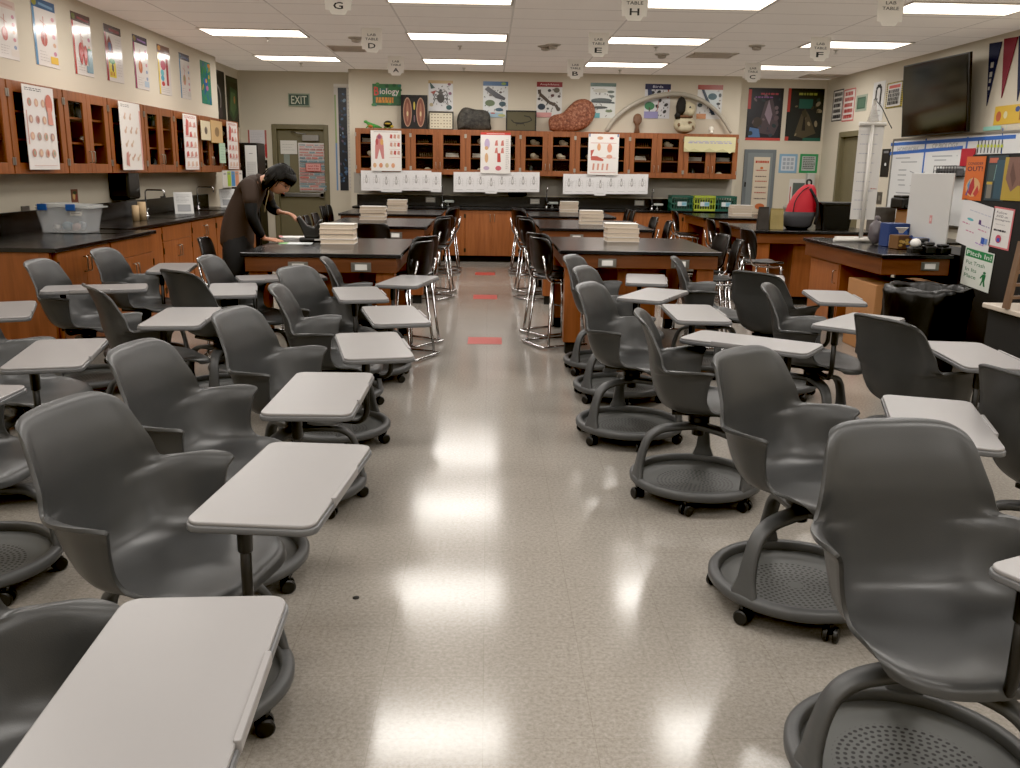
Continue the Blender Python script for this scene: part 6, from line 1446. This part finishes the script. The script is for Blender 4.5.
# hair: cap with fringe
b = MB(); g = bmesh.ops.create_icosphere(b.bm, subdivisions=4, radius=1); kill = []
rn_ = random.Random(12)
for v in g['verts']:
    x, y, z = v.co
    face = (x > .42 and z < .20) or (z < -.62) or (x > .02 and z < -.08) or (x > .25 and z < .12)
    if face: kill.append(v)
    k = 1.12+rn_.uniform(-.02, .03); v.co = Vector((x*.104*k+.0, y*.083*k, z*.122*k+.004))
bmesh.ops.delete(b.bm, geom=kill, context='VERTS'); b.xf(HR); b._fin(b.bm.faces, None, True); hair = b.build('hair', HAIRM, P_, solid=.012)
b = MB()
for k in range(34):
    a = -1.35+2.7*k/33; st = Vector((.060*math.cos(a*.8)+.01, .075*math.sin(a), .112)); e = Vector((.108*math.cos(a*.9)+.006, .092*math.sin(a), .048+rn_.uniform(-.016, .012)))
    mid = Vector((.100*math.cos(a*.85)+.012, .090*math.sin(a), .082)); P2 = catmull([st, mid, e], 4); b.tube(P2, .012, n=6, taper=[.011*(1-.8*i/(len(P2)-1)) for i in range(len(P2))])
b.xf(HR); b.build('fringe', HAIRM, hair)
b = MB()
for k in range(40):
    a = 1.45+3.4*k/39; st = Vector((.098*math.cos(a), .090*math.sin(a), .02)); e = Vector((.094*math.cos(a)-.012, .086*math.sin(a), -.095+rn_.uniform(-.03, .015))); P2 = [st, (st+e)/2*1.05, e]; b.tube(catmull(P2, 3), .012, n=6, taper=[.013*(1-.7*i/6) for i in range(7)])
b.xf(HR); b.build('nape_hair', HAIRM, hair)
b = MB()
for k in range(46):
    a = rn_.uniform(0, 2*PI); q = rn_.uniform(.15, .95); st = Vector((.112*q*math.cos(a), .090*q*math.sin(a), .135*math.sqrt(max(0, 1-q*q))+.004)); q2 = min(1.12, q+.45)
    q2 = min(q2, .95) if math.cos(a) > .2 else q2; e = Vector((.122*q2*math.cos(a+.15), .098*q2*math.sin(a+.15), .132*math.sqrt(max(0, 1-min(1, q2)**2))-.02*max(0, q2-.9)*10)); mid = (st+e)/2*1.10
    b.tube(catmull([st, mid, e], 4), .01, n=6, taper=[.012*(1-.75*i/8) for i in range(9)])
b.xf(HR); b.build('top_locks', HAIRM, hair)
# glasses and eyes
b = MB(); GL = mat('glasses_frame', '#2b2b2e', .3)
for s_ in (-1, 1):
    b.tube([(.098+.0*math.cos(t), s_*.031+.021*math.cos(t), .008+.016*math.sin(t)) for t in [2*PI*k/18 for k in range(18)]], .0022, n=6, closed=True)
    b.tube([(.098, s_*.052, .012), (.06, s_*.078, .012), (-.005, s_*.083, .008)], .002, n=6)
b.tube([(.100, -.010, .010), (.103, 0, .013), (.100, .010, .010)], .002, n=6); b.xf(HR); b.build('glasses', GL, P_)
for s_ in (-1, 1):
    b = MB(); b.blob((.082, s_*.029, .007), (.010, .013, .007)); b.xf(HR); b.build('eye', mat('eye_dark', '#1a1412', .2), P_)
b = MB(); b.blob((.096, 0, -.060), (.009, .020, .006)); b.xf(HR); b.build('lips', mat('lips', '#8a4f45', .5), P_)
# clothes
sh = skin_mesh('t_shirt', [
 [((-2.15, PY, .77), (.182, .150)), ((-2.14, PY, .90), (.184, .152)), ((-2.12, PY, 1.04), (.172, .145)), ((-2.065, PY, 1.195), (.175, .135)), ((-1.99, PY, 1.325), (.165, .120)), ((-1.925, PY, 1.375), (.095, .09)), ((-1.89, PY-.005, 1.395), (.066, .066))],
 [4, ((-1.975, PY-.15, 1.34), .078), ((-1.955, PY-.21, 1.265), .070), ((-1.955, PY-.225, 1.165), .066)],
 [4, ((-1.955, PY+.15, 1.34), .078), ((-1.93, PY+.205, 1.265), .070), ((-1.905, PY+.23, 1.185), .066)]], SHIRT)
merge('t_shirt', [sh], SHIRT, P_)
s1 = skin_mesh('sleeve', [[((-1.955, PY-.21, 1.25), .060), ((-1.955, PY-.222, 1.10), .052), ((-1.915, PY-.16, .965), .043), ((-1.893, PY-.118, .915), .036)]], SLEEVE)
merge('sleeve', [s1], SLEEVE, P_)
s1 = skin_mesh('sleeve', [[((-1.93, PY+.205, 1.25), .060), ((-1.885, PY+.24, 1.13), .052), ((-1.84, PY+.20, 1.118), .043), ((-1.815, PY+.178, 1.112), .034)]], SLEEVE)
merge('sleeve', [s1], SLEEVE, P_)
tr_ = skin_mesh('trousers', [
 [((-2.12, PY, 1.02), (.125, .105)), ((-2.135, PY, .90), (.160, .135))],
 [1, ((-2.13, PY-.09, .84), .135), ((-2.16, PY-.12, .48), .080), ((-2.235, PY-.12, .10), .066)],
 [1, ((-2.13, PY+.09, .84), .135), ((-2.20, PY+.13, .48), .080), ((-2.275, PY+.14, .10), .066)]], PANTS)
merge('trousers', [tr_], PANTS, P_)
for s_, (x, y) in ((-1, (-2.17, PY-.13)), (1, (-2.21, PY+.15))):
    b = MB(); rows_ = []
    for z, q in ((0, 1.0), (.02, 1.03), (.055, .9), (.085, .55)):
        rows_.append([(x+.02-(.03 if z > .05 else 0)+.125*q*math.cos(a), y+.045*q*math.sin(a), z+.001) for a in [2*PI*k/20 for k in range(21)]])
    b.grid(rows_); b.bm.faces.new([b.bm.verts.new((x-.01+.069*math.cos(a), y+.025*math.sin(a), .086)) for a in [2*PI*k/20 for k in range(20)]]); b.build('shoe', BLACKR, P_)
# lanyard cord
MB().tube(catmull([Vector((-1.88, PY-.075, 1.40)), Vector((-1.83, PY-.10, 1.31)), Vector((-1.86, PY-.09, 1.2)), Vector((-1.88, PY-.08, 1.12))], 6), .004, n=6).build('lanyard', mat('lanyard_beige', '#8a7a5a', .7), P_)
